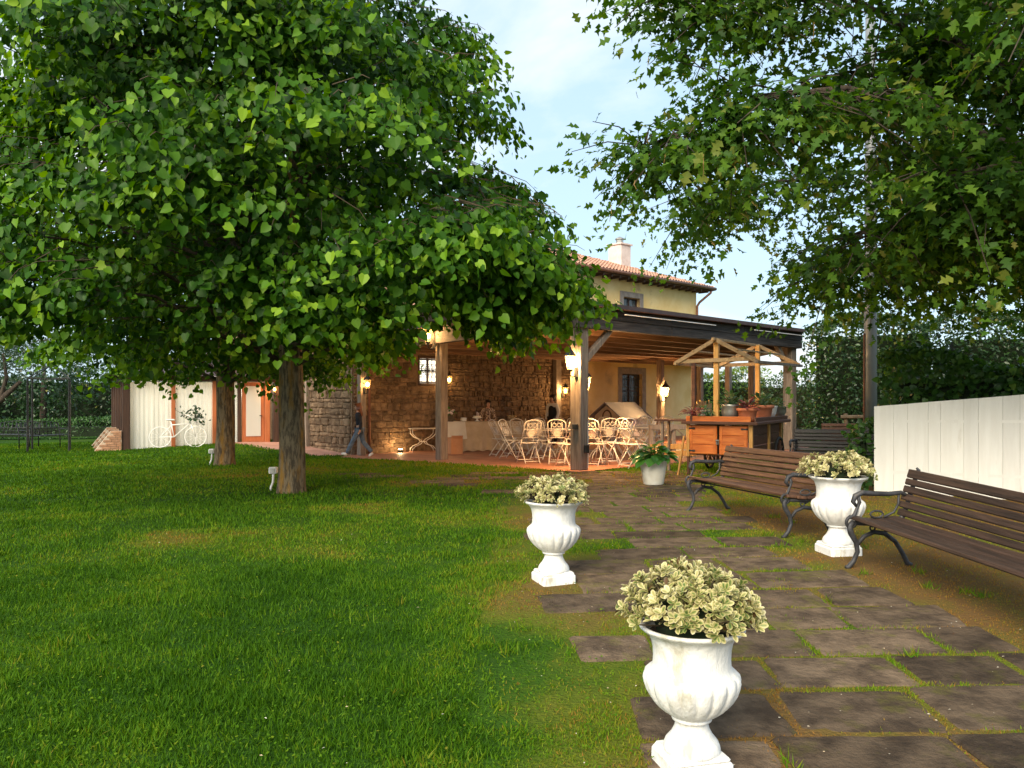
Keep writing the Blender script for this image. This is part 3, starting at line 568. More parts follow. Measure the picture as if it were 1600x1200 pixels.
# roofs: corrugated rows of tiles on hipped slopes
def tile_plane(q, c0, c1, c2, c3, cols, rows, amp=.05):
    """c0-c1 eave, c3-c2 top"""
    c0, c1, c2, c3 = map(Vector, (c0, c1, c2, c3)); nrm = (c1 - c0).cross(c3 - c0).normalized(); nu = cols * 4; L = (c1 - c0).length
    def pt(u, v, off): 
        # keep tiles parallel: clip u to the edges of the slope at height v
        a = c0.lerp(c3, v); b_ = c1.lerp(c2, v); p = c0.lerp(c1, u) + (c3 - c0) - (c3 - c0).dot((c1 - c0).normalized()) * (c1 - c0).normalized() * 1 - (c3 - c0) 
        base = c0.lerp(c1, u) + ((c3 - c0) - (c1 - c0).normalized() * (c3 - c0).dot((c1 - c0).normalized())) * v
        e = (c1 - c0).normalized(); s_ = (base - c0).dot(e); lo = (a - c0).dot(e); hi = (b_ - c0).dot(e); s2 = min(max(s_, lo), hi)
        return base + e * (s2 - s_) + nrm * off
    o = len(q.v)
    for r_ in range(rows):
        for tt in (0, 1):
            v = (r_ + tt * .999) / rows
            for i in range(nu + 1):
                ph = (i % 4) / 4 * 2 * math.pi; off = amp * (.5 + .5 * math.cos(ph)) + (.045 if tt == 0 else .0) + random.uniform(-.006, .006); q.v.append(tuple(pt(i / nu, v, off)))
    for k in range(rows * 2 - 1):
        for i in range(nu): q.f.append((o + k * (nu + 1) + i, o + k * (nu + 1) + i + 1, o + (k + 1) * (nu + 1) + i + 1, o + (k + 1) * (nu + 1) + i))
def hip_roof(x0, x1, y0, y1, z, pitch, left_hip=True, cols=60):
    h = (y1 - y0) / 2 * math.tan(pitch); ym = (y0 + y1) / 2; hl = (y1 - y0) / 2; a = (x0 + hl if left_hip else x0, ym, z + h); b_ = (x1 - hl, ym, z + h)
    q = MB(); n1 = int((x1 - x0) / .21); n2 = int((y1 - y0) / .21)
    tile_plane(q, (x0, y0, z), (x1, y0, z), b_, a, n1, 16); tile_plane(q, (x1, y0, z), (x1, y1, z), b_, b_, n2, 16); tile_plane(q, (x1, y1, z), (x0, y1, z), a, b_, n1, 16)
    if left_hip: tile_plane(q, (x0, y1, z), (x0, y0, z), a, a, n2, 16)
    else: q.add([(x0, y0, z), a, (x0, y1, z)], [(0, 1, 2)])
    return q
rf = hip_roof(YX0 - .55, YX1 + .6, -.6, DP + .6, WH + .06, rad(19)).build('roof', 'roof_tile', house)
q = MB(); q.box(((YX0 + YX1) / 2 + .02, DP / 2, WH - .03), (YX1 - YX0 + 1.1, DP + 1.15, .10)); q.build('eave', 'eave_wood', rf)
q = MB(); 
for x in np.arange(YX0, YX1 + .5, .55): q.box((x, -.28, WH - .13), (.09, .5, .1))
q.build('rafter_ends', 'eave_wood', rf)
q = MB(); q.tube([(YX0 - .6, -.66, WH + .02), (YX1 + .62, -.66, WH + .02)], .075, 8); q.tube([(YX1 + .66, -.6, WH + .02), (YX1 + .66, DP + .6, WH + .02)], .075, 8); q.build('gutter', 'copper', rf, smooth=True)
q = MB(); q.tube([(YX1 + .35, -.62, WH), (YX1 + .32, -.58, WH - .18), (YX1 + .02, -.16, WH - .62), (YX1 - .06, -.09, WH - .8), (YX1 - .06, -.09, 4), (YX1 - .06, -.09, FZ)], .055, 8); q.build('downpipe', 'copper', house, smooth=True)
cx, cy = 16.4, 2.5; q = MB(); q.cbox((cx, cy, 7.8), (.75, .75, 1.6), None, .02); ch = q.build('chimney', 'chimney_plaster', rf); q = MB(); q.box((cx, cy, 8.64), (.88, .88, .07)); q.build('chimney_cap', 'chimney_plaster', ch); q = MB(); q.lathe([(.18, 8.67), (.17, 8.9), (.22, 8.9), (.22, 8.95), (.02, 9.05)], 12, (cx, cy, 0)); q.build('chimney_pot', 'zinc', ch)
# low roof over the stone wing
q = MB(); tile_plane(q, (-.45, -.5, 4.3), (YX0 - .02, -.5, 4.3), (YX0 - .02, DP / 2, 5.85), (-.45, DP / 2, 5.85), 30, 14); tile_plane(q, (YX0 - .02, DP + .5, 4.3), (-.45, DP + .5, 4.3), (-.45, DP / 2, 5.85), (YX0 - .02, DP / 2, 5.85), 30, 14); q.add([(0, 0, 4.28), (0, DP / 2, 5.8), (0, DP, 4.28)], [(0, 1, 2)]); q.build('roof', 'roof_tile', house)
q = MB(); q.tube([(.55, -.12, 4.3), (.55, -.12, FZ)], .045, 8); q.build('downpipe', 'copper', house, smooth=True)
q = MB(); q.cbox((9.15, -.14, 1.4), (.3, .2, 3.4), None, .02); q.build('pilaster', 'peperino', house)

# ------------------------------------------------------------------ lanterns that are lit in the photograph
def lantern(P, label, watts, out=(0, -1, 0), size=1., bulb='bulb', rng=None):
    """out: from the wall or post to the lamp"""
    t_ = thing('wall_lantern', label, 'lantern', P); s = size; o = Vector(out).normalized()
    q = MB(); q.lathe([(.03 * s, -.19 * s), (.05 * s, -.17 * s), (.055 * s, -.15 * s)], 6); q.lathe([(.115 * s, .11 * s), (.12 * s, .125 * s), (.06 * s, .2 * s), (.02 * s, .25 * s), (.025 * s, .27 * s), (.001, .3 * s)], 6)
    for k in range(6):
        a = 2 * math.pi * k / 6; q.tube([(.055 * s * math.cos(a), .055 * s * math.sin(a), -.15 * s), (.105 * s * math.cos(a), .105 * s * math.sin(a), .12 * s)], .005 * s, 4)
    q.build('cage', 'dark_metal', t_)
    q = MB(); q.lathe([(.05 * s, -.145 * s), (.10 * s, .11 * s)], 6, capb=False); q.build('glass', 'lamp_glass', t_)
    q = MB(); q.ball((0, 0, -.02 * s), .05 * s, 8, (1, 1, 1.25)); q.build('bulb', bulb, t_, smooth=True)
    q = MB(); b_ = -o * .16 * s; q.tube([tuple(b_ + Vector((0, 0, -.22 * s))), tuple(b_ * .5 + Vector((0, 0, -.30 * s))), (0, 0, -.26 * s), (0, 0, -.18 * s)], .012 * s, 6); q.cbox(tuple(b_ + Vector((0, 0, -.2 * s))), (.07 * s, .07 * s, .2 * s), None, .01); q.build('bracket', 'dark_metal', t_)
    ld = bpy.data.lights.new('lantern_light', 'POINT'); ld.energy = watts; ld.color = (1, .55, .20); ld.shadow_soft_size = .09 * s
    lo = bpy.data.objects.new('lantern_light', ld); C.objects.link(lo); lo.parent = t_; lo.location = tuple(o * .02 + Vector((0, 0, -.02))); return t_
pp = lambda i, z, dx, dy: hw(PERG_POSTS[i][0] + dx, PERG_POSTS[i][1] + dy, z)
lantern(pp(1, 3.02, -.46, -.02), 'lit lantern high on the post between the console table and the buffet', 90, hw(-1, 0) - hw(0, 0), 1.2)
lantern(pp(2, 1.85, .02, -.28), 'lit lantern on the post by the quoined stone corner', 20, hw(0, -1) - hw(0, 0))
lantern(hw(3.62, -.3, 2.05), 'lit lantern on the rubble wall beside the glowing barred window', 16, hw(0, -1) - hw(0, 0))
lantern(hw(9.3, -.44, 1.72), 'lit lantern on the stone pilaster behind the waiter', 60, hw(0, -1) - hw(0, 0))
lantern(pp(0, 2.12, -.32, -.05), 'upper lit lantern on the left face of the thick corner post', 260, hw(-1, 0) - hw(0, 0))
lantern(pp(0, 1.72, .34, .12), 'lower lit lantern on the thick corner post, facing the playhouse', 320, hw(1, 0) - hw(0, 0))
lantern(pp(7, 1.66, -.1, -.3), 'brightest lit lantern, on the slim post before the grilled window', 380, hw(0, -1) - hw(0, 0), 1.3)
q0 = thing('wall_lantern', 'unlit small lantern on the yellow wall by the downpipe', 'lantern', hw(18.7, -.22, 1.75)); 
q = MB(); q.lathe([(.03, -.19), (.055, -.15), (.105, .12), (.12, .125), (.02, .25), (.001, .3)], 6); q.build('cage', 'dark_metal', q0); q = MB(); q.bar((0, 0, .2), tuple((hw(0, .2) - hw(0, 0)) + Vector((0, 0, .12))), .02, .02); q.build('bracket', 'dark_metal', q0)
up = thing('ground_spotlight', 'small lit uplight on the terrace floor against the rubble wall', 'spotlight', hw(1.55, -.38, tzl(1.55, -.38)))
q = MB(); q.lathe([(.09, 0), (.09, .09), (.075, .1)], 12); q.build('housing', 'dark_metal', up); q = MB(); q.lathe([(.07, .1), (.05, .115), (.001, .12)], 12); q.build('lens', 'bulb_soft', up)
ld = bpy.data.lights.new('uplight', 'POINT'); ld.energy = 9; ld.color = (1, .66, .3); ld.shadow_soft_size = .06; lo = bpy.data.objects.new('uplight', ld); C.objects.link(lo); lo.parent = up; lo.location = (0, 0, .2)

# ------------------------------------------------------------------ glass pavilion with white curtains
PV = Vector((-12.08, 25.0, -.22)); PA = rad(29)
pav = thing('glass_pavilion', 'low glass pavilion with white curtains, brown posts and orange frames', 'pavilion', PV, PA)
PH = 2.5; PL = 5.75; PD = 9.0
def cur(x0, x1, y, z0, z1, along_x=True, n=None):
    q = MB(); n = n or int(abs(x1 - x0) / .018); vs = []
    for i in range(n + 1):
        x = x0 + (x1 - x0) * i / n; w = .016 * math.sin(i * .8) + .014 * math.sin(i * .27 + 1) + .008 * math.sin(i * 1.9)
        for z, k in ((z0, 1.2), ((z0 + z1) / 2, 1.), (z1, .75)): vs.append((x, y + w * k, z) if along_x else (y + w * k, x, z))
    q.add(vs, [(3 * i + j, 3 * i + 3 + j, 3 * i + 4 + j, 3 * i + 1 + j) for i in range(n) for j in range(2)]); return q
def ppost(x, y, w, m, z1=2.2, z0=-.15, nm='post'):
    q = MB(); q.cbox((x, y, (z0 + z1) / 2), (w, w, z1 - z0), None, .01); return q.build(nm, m, pav)
ppost(.0, 0, .22, 'dark_frame'); ppost(1.37, .0, .12, 'orange_frame'); ppost(2.62, 0, .12, 'orange_frame'); ppost(3.4, .0, .1, 'dark_frame'); ppost(4.32, 0, .16, 'orange_frame'); ppost(4.62, 0, .22, 'dark_frame')
for y in (1.6, 3.2, 4.8, 6.4, 8.0): ppost(0, y, .16, 'dark_frame'); ppost(.03, y + .75, .1, 'orange_frame')
for x0, x1 in ((.1, 1.33), (1.41, 2.58), (2.66, 3.35)):
    cur(x0, x1, .10, .0, 2.16).build('curtain', 'curtain', pav, smooth=True); q = MB(); q.box(((x0 + x1) / 2, .03, 1.1), (x1 - x0, .008, 2.2)); q.build('glass', 'pane_clear', pav)
for y in (.12, 1.7, 3.3, 4.9): cur(y, y + 1.45, .10, .0, 2.16, False).build('curtain', 'curtain', pav, smooth=True)
q = MB(); q.box((3.86, .02, 1.12), (.74, .05, 2.1)); q.box((3.86, -.012, 1.2), (.5, .01, 1.7)); d_ = q.build('door', 'orange_frame', pav); q = MB(); q.box((3.86, -.024, 1.2), (.48, .006, 1.68)); q.build('glass', 'curtain', d_); q = MB(); q.tube([(4.13, -.05, 1.0), (4.13, -.07, 1.05), (4.05, -.07, 1.05)], .012, 6); q.build('handle', 'dark_metal', d_)
q = MB(); q.box((2.85, .0, 2.27), (6.0, .26, .16)); q.build('fascia', 'dark_frame', pav); q = MB(); q.box((0.0, 4.6, 2.272), (.24, 9.0, .155)); q.build('fascia', 'dark_frame', pav)
q = MB(); q.add([(-.5, -.5, 2.36), (5.7, -.5, 2.36), (5.7, 9.3, 2.36), (-.5, 9.3, 2.36), (2.8, 4.4, 3.6)], [(0, 1, 4), (1, 2, 4), (2, 3, 4), (3, 0, 4), (3, 2, 1, 0)]); q.build('roof', 'cap_metal', pav)
q = MB(); q.box((2.85, 4.6, -.08), (6.0, 9.3, .12)); q.build('floor_slab', 'plinth', pav)
# sloped brick-faced buttresses along the flank
for y in (.0, 1.6, 3.2):
    q = MB(); q.add([(-1.0, y - .14, -.14), (-.13, y - .14, -.14), (-.13, y - .14, .62), (-.42, y - .14, .62), (-1.0, y + .14, -.14), (-.13, y + .14, -.14), (-.13, y + .14, .62), (-.42, y + .14, .62)], [(0, 1, 2, 3), (7, 6, 5, 4), (0, 3, 7, 4), (3, 2, 6, 7), (1, 5, 6, 2)]); bt = q.build('buttress', 'plinth', pav)
    zz = -.13; k = 0
    while zz < .58:
        xl = -1.0 + (zz + .14) / .76 * .58 + .03; xx = xl + (.12 if k % 2 else 0)
        while xx < -.16:
            L = min(.24, -.135 - xx); 
            if L > .05: qb = MB(); qb.box((xx + L / 2 - .006, y - .148, zz + .032), (L - .014, .03, .055)); qb.build('brick', 'brick', bt)
            xx += L
        zz += .069; k += 1
for x in (1.0, 3.0):
    ld = bpy.data.lights.new('pavilion_light', 'POINT'); ld.energy = 50; ld.color = (1, .91, .74); ld.shadow_soft_size = .2; lo = bpy.data.objects.new('pavilion_light', ld); C.objects.link(lo); lo.parent = pav; lo.location = (x, 1.6, 1.9)
    q = MB(); q.ball((x, 1.6, 1.95), .09, 8); q.tube([(x, 1.6, 2.03), (x, 1.6, 2.34)], .008, 5); q.build('pendant_lamp', 'bulb_soft', pav)
cm = MATS['curtain']; t = cm.node_tree; b = t.nodes['Principled BSDF']; tr = N(t, 'ShaderNodeBsdfTranslucent'); tr.inputs[0].default_value = (.85, .8, .68, 1); ms = N(t, 'ShaderNodeMixShader'); ms.inputs[0].default_value = .45; lk(t, b.outputs[0], ms.inputs[1]); lk(t, tr.outputs[0], ms.inputs[2]); lk(t, ms.outputs[0], t.nodes['Material Output'].inputs[0])
lantern(PV + Matrix.Rotation(PA, 3, 'Z') @ Vector((4.5, -.3, 1.95)), 'small lit lantern beside the pavilion door', 14, (.3, -1, 0), .7)
# ------------------------------------------------------------------ trees
def lump(th, z, seed):
    r = np.random.default_rng(seed).uniform(0, 6.28, 6)
    return 1 + .10 * np.sin(3 * th + 1.3 * z + r[0]) + .08 * np.sin(5 * th - 2.1 * z + r[1]) + .07 * np.sin(2.7 * z + r[2]) + .05 * np.sin(9 * th + 3 * z + r[3])
def bark_trunk(pts, rs, n=20, amp=.06, seed=3):
    r = np.random.default_rng(seed).uniform(0, 6.28, 8); q = MB()
    # resample
    P = []; Rr = []; 
    for i in range(len(pts) - 1):
        for k in range(8): f = k / 8; P.append(Vector(pts[i]).lerp(Vector(pts[i + 1]), f)); Rr.append(rs[i] * (1 - f) + rs[i + 1] * f)
    P.append(Vector(pts[-1])); Rr.append(rs[-1])
    q.tube(P, Rr, n, mod=lambda i, a: 1 + amp * math.sin(5 * a + r[0] + i * .12) + amp * .7 * math.sin(9 * a + r[1] - i * .2) + amp * .5 * math.sin(3 * a + i * .35 + r[2])); return q
def crown_leaves(clus, outw, per, size, r, droop=.75, spread=.34, rn_shift=0.):
    """sprays of leaves: each cluster is a drooping twig with leaves to both sides"""
    n = len(clus); k = per; o = np.repeat(outw, k, 0); c = np.repeat(clus, k, 0); N_ = n * k
    tpos = np.tile(np.linspace(-1, 1, k), n) + r.normal(0, .12, N_); side = np.cross(o, np.array([0, 0, 1.])); side /= np.maximum(np.linalg.norm(side, axis=1, keepdims=True), 1e-6)
    sgn = np.where(np.arange(N_) % 2 == 0, 1., -1.)[:, None]
    pos = c + o * (tpos * spread)[:, None] + side * sgn * r.uniform(.02, .16, N_)[:, None] + r.normal(0, .055, (N_, 3)); pos[:, 2] -= .14 * (tpos + 1) ** 2 * spread * 2.
    tip = side * sgn * .55 + o * .4 + np.array([0, 0, -droop]) + r.normal(0, .45, (N_, 3)); nr = o * .75 + np.array([0, 0, .75]) + r.normal(0, .5, (N_, 3))
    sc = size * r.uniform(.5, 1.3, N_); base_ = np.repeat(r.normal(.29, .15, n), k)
    rn = np.clip(base_ + r.normal(0, .13, N_) + .30 * (tpos > .45) + rn_shift, 0, 1)  # lighter colour on spray-tip leaves: young growth, plus light painted onto the tips
    return pos, frames(tip, nr), sc, rn
def finish_crown(tree, base, tris, pos, fr, sc, rn, m, nparts):
    org = np.array(tree.location); cam_p = np.array([0, 0, CAMZ]); d = pos + org - cam_p; Yd = np.maximum(d[:, 1], .1)
    vis = (np.abs(d[:, 0] / Yd) < .64) & (d[:, 2] / Yd < .5); score = np.where(vis, np.linalg.norm(d, axis=1), 1e9)
    idx_ = np.argsort(score)[:nparts]; keep = np.ones(len(pos), bool); keep[idx_] = False
    if base is HEART:
        h = keep & (np.arange(len(pos)) % 5 < 2); tag(scatter('crown', HEART2, tris, pos[h], fr[h], sc[h], rn[h], m, tree), kind='stuff'); keep &= ~h
    tag(scatter('crown', base, tris, pos[keep], fr[keep], sc[keep], rn[keep], m, tree), kind='stuff')
    if nparts: leaf_parts('leaf', base, tris, pos[idx_], fr[idx_], sc[idx_], m, tree, 5, .3, .95)
def linden(loc, label, prof, n, per, size, trunk_r, seed, nparts, lean=(0, 0), cut=None, extra=0):
    r = np.random.default_rng(seed); t_ = thing('linden_tree', label, 'tree', loc, 0, 'linden trees on the lawn')
    zs = np.array([p[0] for p in prof]); Rs = np.array([p[1] for p in prof])
    # boughs weighted by circumference; each bough carries a drooping pad of sprays, the rest fill the inside
    zz = np.linspace(zs[0], zs[-1], 400); w = np.interp(zz, zs, Rs) + .15; w /= w.sum(); k = 34; nb = int(n * .78) // k
    bz = np.sort(r.choice(zz, nb, p=w)); bt = np.arange(nb) * 2.39996 + r.normal(0, .25, nb); bu = r.uniform(.82, 1.0, nb)
    if extra: bz = np.r_[bz, r.uniform(2.35, 3.3, extra)]; bt = np.r_[bt, r.uniform(-1.35, .35, extra)]; bu = np.r_[bu, r.uniform(.72, 1., extra)]; nb += extra; n += extra * k
    ta = r.normal(0, .55, nb * k); R = np.interp(np.repeat(bz, k), zs, Rs) * lump(np.repeat(bt, k), np.repeat(bz, k), seed) * np.repeat(bu, k); dr = r.triangular(-1.1, .05, .42, nb * k)
    z = np.repeat(bz, k) + r.normal(0, .075, nb * k); th = np.repeat(bt, k) + ta / np.maximum(R, .6); R = R + dr - .22 * ta ** 2; z = z - .30 * np.clip(dr + .3, 0, 1) ** 1.5 - .32 * ta ** 2 + .16
    ni = n - nb * k; z2 = r.choice(zz, ni, p=w); th2 = r.uniform(0, 2 * np.pi, ni); R2 = np.interp(z2, zs, Rs) * r.uniform(.25, .78, ni)
    z = np.r_[z, z2]; th = np.r_[th, th2]; R = np.r_[R, R2]; n = len(z); u = R * 0
    cl = np.c_[R * np.cos(th) + lean[0] * z, R * np.sin(th) + lean[1] * z, z]; o = np.c_[np.cos(th), np.sin(th), np.full(n, -.05)] + r.normal(0, .25, (n, 3)); o /= np.linalg.norm(o, axis=1, keepdims=True)
    if cut is not None: k = cut(cl, r); cl, o, u = cl[k], o[k], u[k]
    h = zs[-1]
    q = bark_trunk([(0, 0, -.12), (.0, .0, .12), (.02, 0, .7), (.0, .02, 1.8), (-.05, .03, 3.2), (.05, 0, 5), (0, 0, h * .9)], [trunk_r * 1.32, trunk_r * 1.12, trunk_r, trunk_r * .93, trunk_r * .72, trunk_r * .45, .03], 22, .045, seed)
    q.build('trunk', 'bark', t_, smooth=True)
    ends = r.choice(len(cl), min(46, len(cl)), replace=False)
    for i, e in enumerate(ends):
        p = Vector(cl[e]); z0 = max(1.75, min(p.z * .72, h * .75)); b0 = Vector((lean[0] * z0, lean[1] * z0, z0)); mid = b0.lerp(p, .5) + Vector((0, 0, .35)); rr = max(.016, trunk_r * .34 * (1 - z0 / (h * 1.1)) * r.uniform(.5, 1.1))
        q = MB(); pts = [b0, b0.lerp(mid, .5) + Vector(r.normal(0, .05, 3)), mid, mid.lerp(p, .5) + Vector(r.normal(0, .06, 3)), p]; q.tube(pts, [rr, rr * .85, rr * .6, rr * .4, .008], 6); q.build('limb', 'bark_dark', t_, smooth=True)
    tw = MB()
    for e in range(0, len(cl), 2):
        p = Vector(cl[e]); ov = Vector(o[e]); a = p - ov * .5 + Vector((0, 0, .06)); tw.tube([a, p + Vector((0, 0, .02)), p + ov * .12 - Vector((0, 0, .05))], [.007, .005, .003], 3, cap=False)
    tag(tw.build('twigs', 'twig', t_), kind='stuff')
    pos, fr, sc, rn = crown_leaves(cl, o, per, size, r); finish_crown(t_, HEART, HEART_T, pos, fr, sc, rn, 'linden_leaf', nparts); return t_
L1 = on_ground(455, 769); L2 = on_ground(351, 727)
P1 = [(1.95, 2.6), (2.25, 4.0), (2.7, 4.6), (3.3, 4.8), (4.3, 4.6), (5.3, 4.0), (6.4, 3.1), (7.5, 2.4), (8.8, 1.5), (9.9, .3)]
def low_cut(cl, r):      # skirt of the crown: higher on the side of the terrace than over the lawn
    lx, ly, lz = -1.95 * .62 - L1.x, 20.3 * .62 - L1.y, 3.05 * .62 + CAMZ * .38 - L1.z      # boughs parted around the post lantern
    w_ = cl - np.array([lx, ly, lz]); dv = np.array([-1.95, 20.3, 1.63]); dv /= np.linalg.norm(dv); away = np.linalg.norm(w_ - (w_ @ dv)[:, None] * dv, axis=1)
    return (cl[:, 0] < 4.25 + .15 * r.normal(0, 1, len(cl))) & (away > .45 + .12 * r.random(len(cl))) & (cl[:, 2] > 2.22 + .12 * np.clip(cl[:, 0] - 1.0, 0, 4) + .10 * np.abs(r.normal(0, 1, len(cl))))
linden(L1, 'broad linden tree with lichened trunk, foremost on the lawn', P1, 5800, 16, .102, .185, 21, 300, cut=low_cut, lean=(-.075, 0), extra=22)
P2 = [(2.0, 2.2), (2.4, 3.4), (3.2, 4.0), (4.5, 3.8), (6, 3.1), (7.5, 2.1), (8.6, .4)]
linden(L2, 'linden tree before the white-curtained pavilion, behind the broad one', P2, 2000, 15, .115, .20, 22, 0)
# leaning old olive by the far hedge
OL = Vector((-15.4, 22.5, g(-15.4, 22.5))); ol = thing('olive_tree', 'gnarled dark tree with leaning bent limbs near the metal benches', 'tree', OL)
for nm, pts, rs in (('trunk', [(-1.0, 0, -.1), (-.7, 0, .3), (-.35, .1, .8), (.3, .1, 1.1), (.9, .1, 1.55), (1.5, .1, 2.1)], [.19, .15, .12, .11, .09, .05]), ('limb', [(-.7, 0, .3), (-1.1, .1, 1.2), (-.6, .1, 1.7), (.1, .1, 2.1), (.4, .1, 2.9)], [.14, .13, .11, .09, .04]), ('limb', [(-.6, .1, 1.75), (-1.2, .1, 2.3), (-1.6, 0, 3.)], [.09, .07, .04]), ('limb', [(.9, .1, 1.55), (1.1, .1, 2.2), (1.0, .1, 2.9)], [.07, .05, .03])):
    bark_trunk(pts, rs, 12, .07, 9).build(nm, 'bark_dark', ol, smooth=True)
r = np.random.default_rng(77); n = 420; d = r.normal(0, 1, (n, 3)); d /= np.linalg.norm(d, axis=1, keepdims=True); cl = d * np.array([2.7, 1.8, .95]) * r.uniform(.5, 1, n)[:, None] + np.array([-.2, .2, 3.1]); o = d + np.array([0, 0, -.1])
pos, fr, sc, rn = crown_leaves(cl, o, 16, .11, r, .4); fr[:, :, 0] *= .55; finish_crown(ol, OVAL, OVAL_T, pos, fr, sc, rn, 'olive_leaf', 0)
# oak overhanging from behind the white fence
OK = Vector((8.6, 10.6, g(8.6, 10.6))); oak = thing('oak_tree', 'big oak behind the white fence spreading lobed leaves over the benches', 'tree', OK)
bark_trunk([(0, 0, -.1), (0, 0, .4), (-.1, 0, 2), (-.2, -.1, 4), (-.1, 0, 7), (0, .1, 10)], [.42, .34, .29, .24, .15, .03], 18, .05, 5).build('trunk', 'bark_dark', oak, smooth=True)
r = np.random.default_rng(31); LE_ = []
limbs = [((-.2, -.1, 3.4), (-2.6, -1.6, 4.1), (-4.6, -2.4, 4.5), (-6.0, -2.2, 4.55), (-7.1, -1.5, 4.25)), ((-.2, 0, 4.2), (-2.6, -1.0, 5.3), (-4.8, -1.5, 5.9), (-6.9, -1.6, 5.9)), ((-.2, 0, 4.8), (-2.3, -.6, 6.2), (-4.8, -.8, 7.2), (-7.1, -.6, 7.4)),
    ((-.15, 0, 3.2), (-2, -.9, 3.7), (-3.4, -1.2, 3.5), (-4.6, -1.0, 3.3)), ((-.2, 0, 5.3), (-1.8, -.2, 7), (-4, 0, 8.4), (-6, .3, 9)), ((-.2, -.1, 3.6), (-1.2, -2.2, 4.4), (-2.6, -3.6, 4.8), (-4.2, -4.3, 4.9)), ((-.2, .1, 3.0), (-1.6, .8, 3.5), (-3, 1.4, 3.5), (-3.9, 1.7, 3.3)),
    ((-.2, -.1, 4.4), (-1.6, -2.2, 5.6), (-3.4, -3.4, 6.1), (-5.4, -3.6, 6.2)), ((-.2, 0, 3), (-.9, -1, 3.6), (-1.8, -1.8, 3.9), (-2.6, -2.2, 3.8)), ((0, 0, 4), (1.5, 1, 5), (3, 2, 5.6), (4.2, 2.6, 5.6)), ((0, 0, 5), (1.2, -1.4, 6), (2.4, -3, 6.6)), ((0, 0, 6), (-.6, 1.8, 7.2), (-1.6, 3.6, 7.6)), ((-.1, 0, 4), (-1.5, 1.4, 4.8), (-3.6, 2.2, 5.0), (-5.6, 2.4, 4.6)), ((-.2, -.1, 3.5), (-1.6, -1.4, 3.9), (-3.0, -2.2, 3.8), (-4.2, -2.6, 3.6)), ((-.2, 0, 4.6), (-1.6, -.6, 5.4), (-3.4, -.8, 5.6), (-4.8, -.8, 5.2)), ((-.2, -.1, 5), (-1.8, -1.8, 6.4), (-3.6, -2.6, 7.0), (-5.2, -2.6, 7.1)), ((-.2, -.1, 3.0), (-1.0, .6, 3.5), (-1.9, .9, 3.6), (-2.8, 1.0, 3.5)), ((-.2, -.1, 3.2), (-1.0, -1.8, 3.7), (-2.0, -3.2, 3.9), (-2.9, -4.0, 3.7)), ((-.2, 0, 4.0), (-1.4, -.3, 4.6), (-2.6, -.6, 4.5), (-3.8, -.9, 4.3))]
cl = []; oo = []
for L_ in limbs:
    pts = [Vector(p) for p in L_]; P = []
    for i in range(len(pts) - 1):
        for k in range(5): P.append(pts[i].lerp(pts[i + 1], k / 5) + Vector(r.normal(0, .05, 3)))
    P.append(pts[-1]); q = MB(); q.tube(P, [.055 * (1 - i / len(P)) + .010 for i in range(len(P))], 7); q.build('limb', 'bark_dark', oak, smooth=True)
    for e_ in P[-4:]:
        for k in range(4): cl.append(e_ + Vector(r.normal(0, .16, 3))); d_ = Vector(r.normal(0, 1, 3)); d_.z *= .4; oo.append(d_.normalized())
    for i in range(4, len(P)):
        for k in range(int(3 + 8 * i / len(P))):
            d = Vector(r.normal(0, 1, 3)); d.z *= .45; d.normalize(); ln = r.uniform(.35, 1.25); e = P[i] + d * ln + Vector((0, 0, -.22 * ln - .1)); 
            q2 = P[i].lerp(e, .5) + Vector((0, 0, .08)); LE_.append((P[i], q2, e))
            for f in (.45, .72, 1.0): cl.append(P[i].lerp(e, f) + Vector(r.normal(0, .08, 3))); oo.append(d)
tw = MB()
for a, b_, c in LE_: tw.tube([a, b_, c], [.011, .008, .004], 3, cap=False)
tag(tw.build('twigs', 'bark_dark', oak), kind='stuff')
cl = np.array([tuple(c) for c in cl]); oo = np.array([tuple(c) for c in oo])
wx, wy = cl[:, 0] + OK.x, cl[:, 1] + OK.y; off = wx - .4476 * wy          # keep the boughs clear of the steel pole's line
k_ = (np.abs(off) > .26) | (r.random(len(cl)) < .3) | (cl[:, 2] > 6.2); cl, oo = cl[k_], oo[k_]
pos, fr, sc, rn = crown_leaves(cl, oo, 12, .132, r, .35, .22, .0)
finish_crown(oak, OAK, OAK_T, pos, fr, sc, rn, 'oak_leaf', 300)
n = 260; k = r.choice(len(cl), n); q = MB()
mat('catkin', (.20, .12, .04), (.30, .19, .07), rough=.9)
for i in k:
    p = Vector(cl[i]); L_ = r.uniform(.07, .2); q.tube([p, p + Vector((r.normal(0, .012), r.normal(0, .012), -L_ * .5)), p + Vector((r.normal(0, .02), r.normal(0, .02), -L_))], [.003, .005, .003], 3, cap=False)
tag(q.build('catkins', 'catkin', oak), kind='stuff')

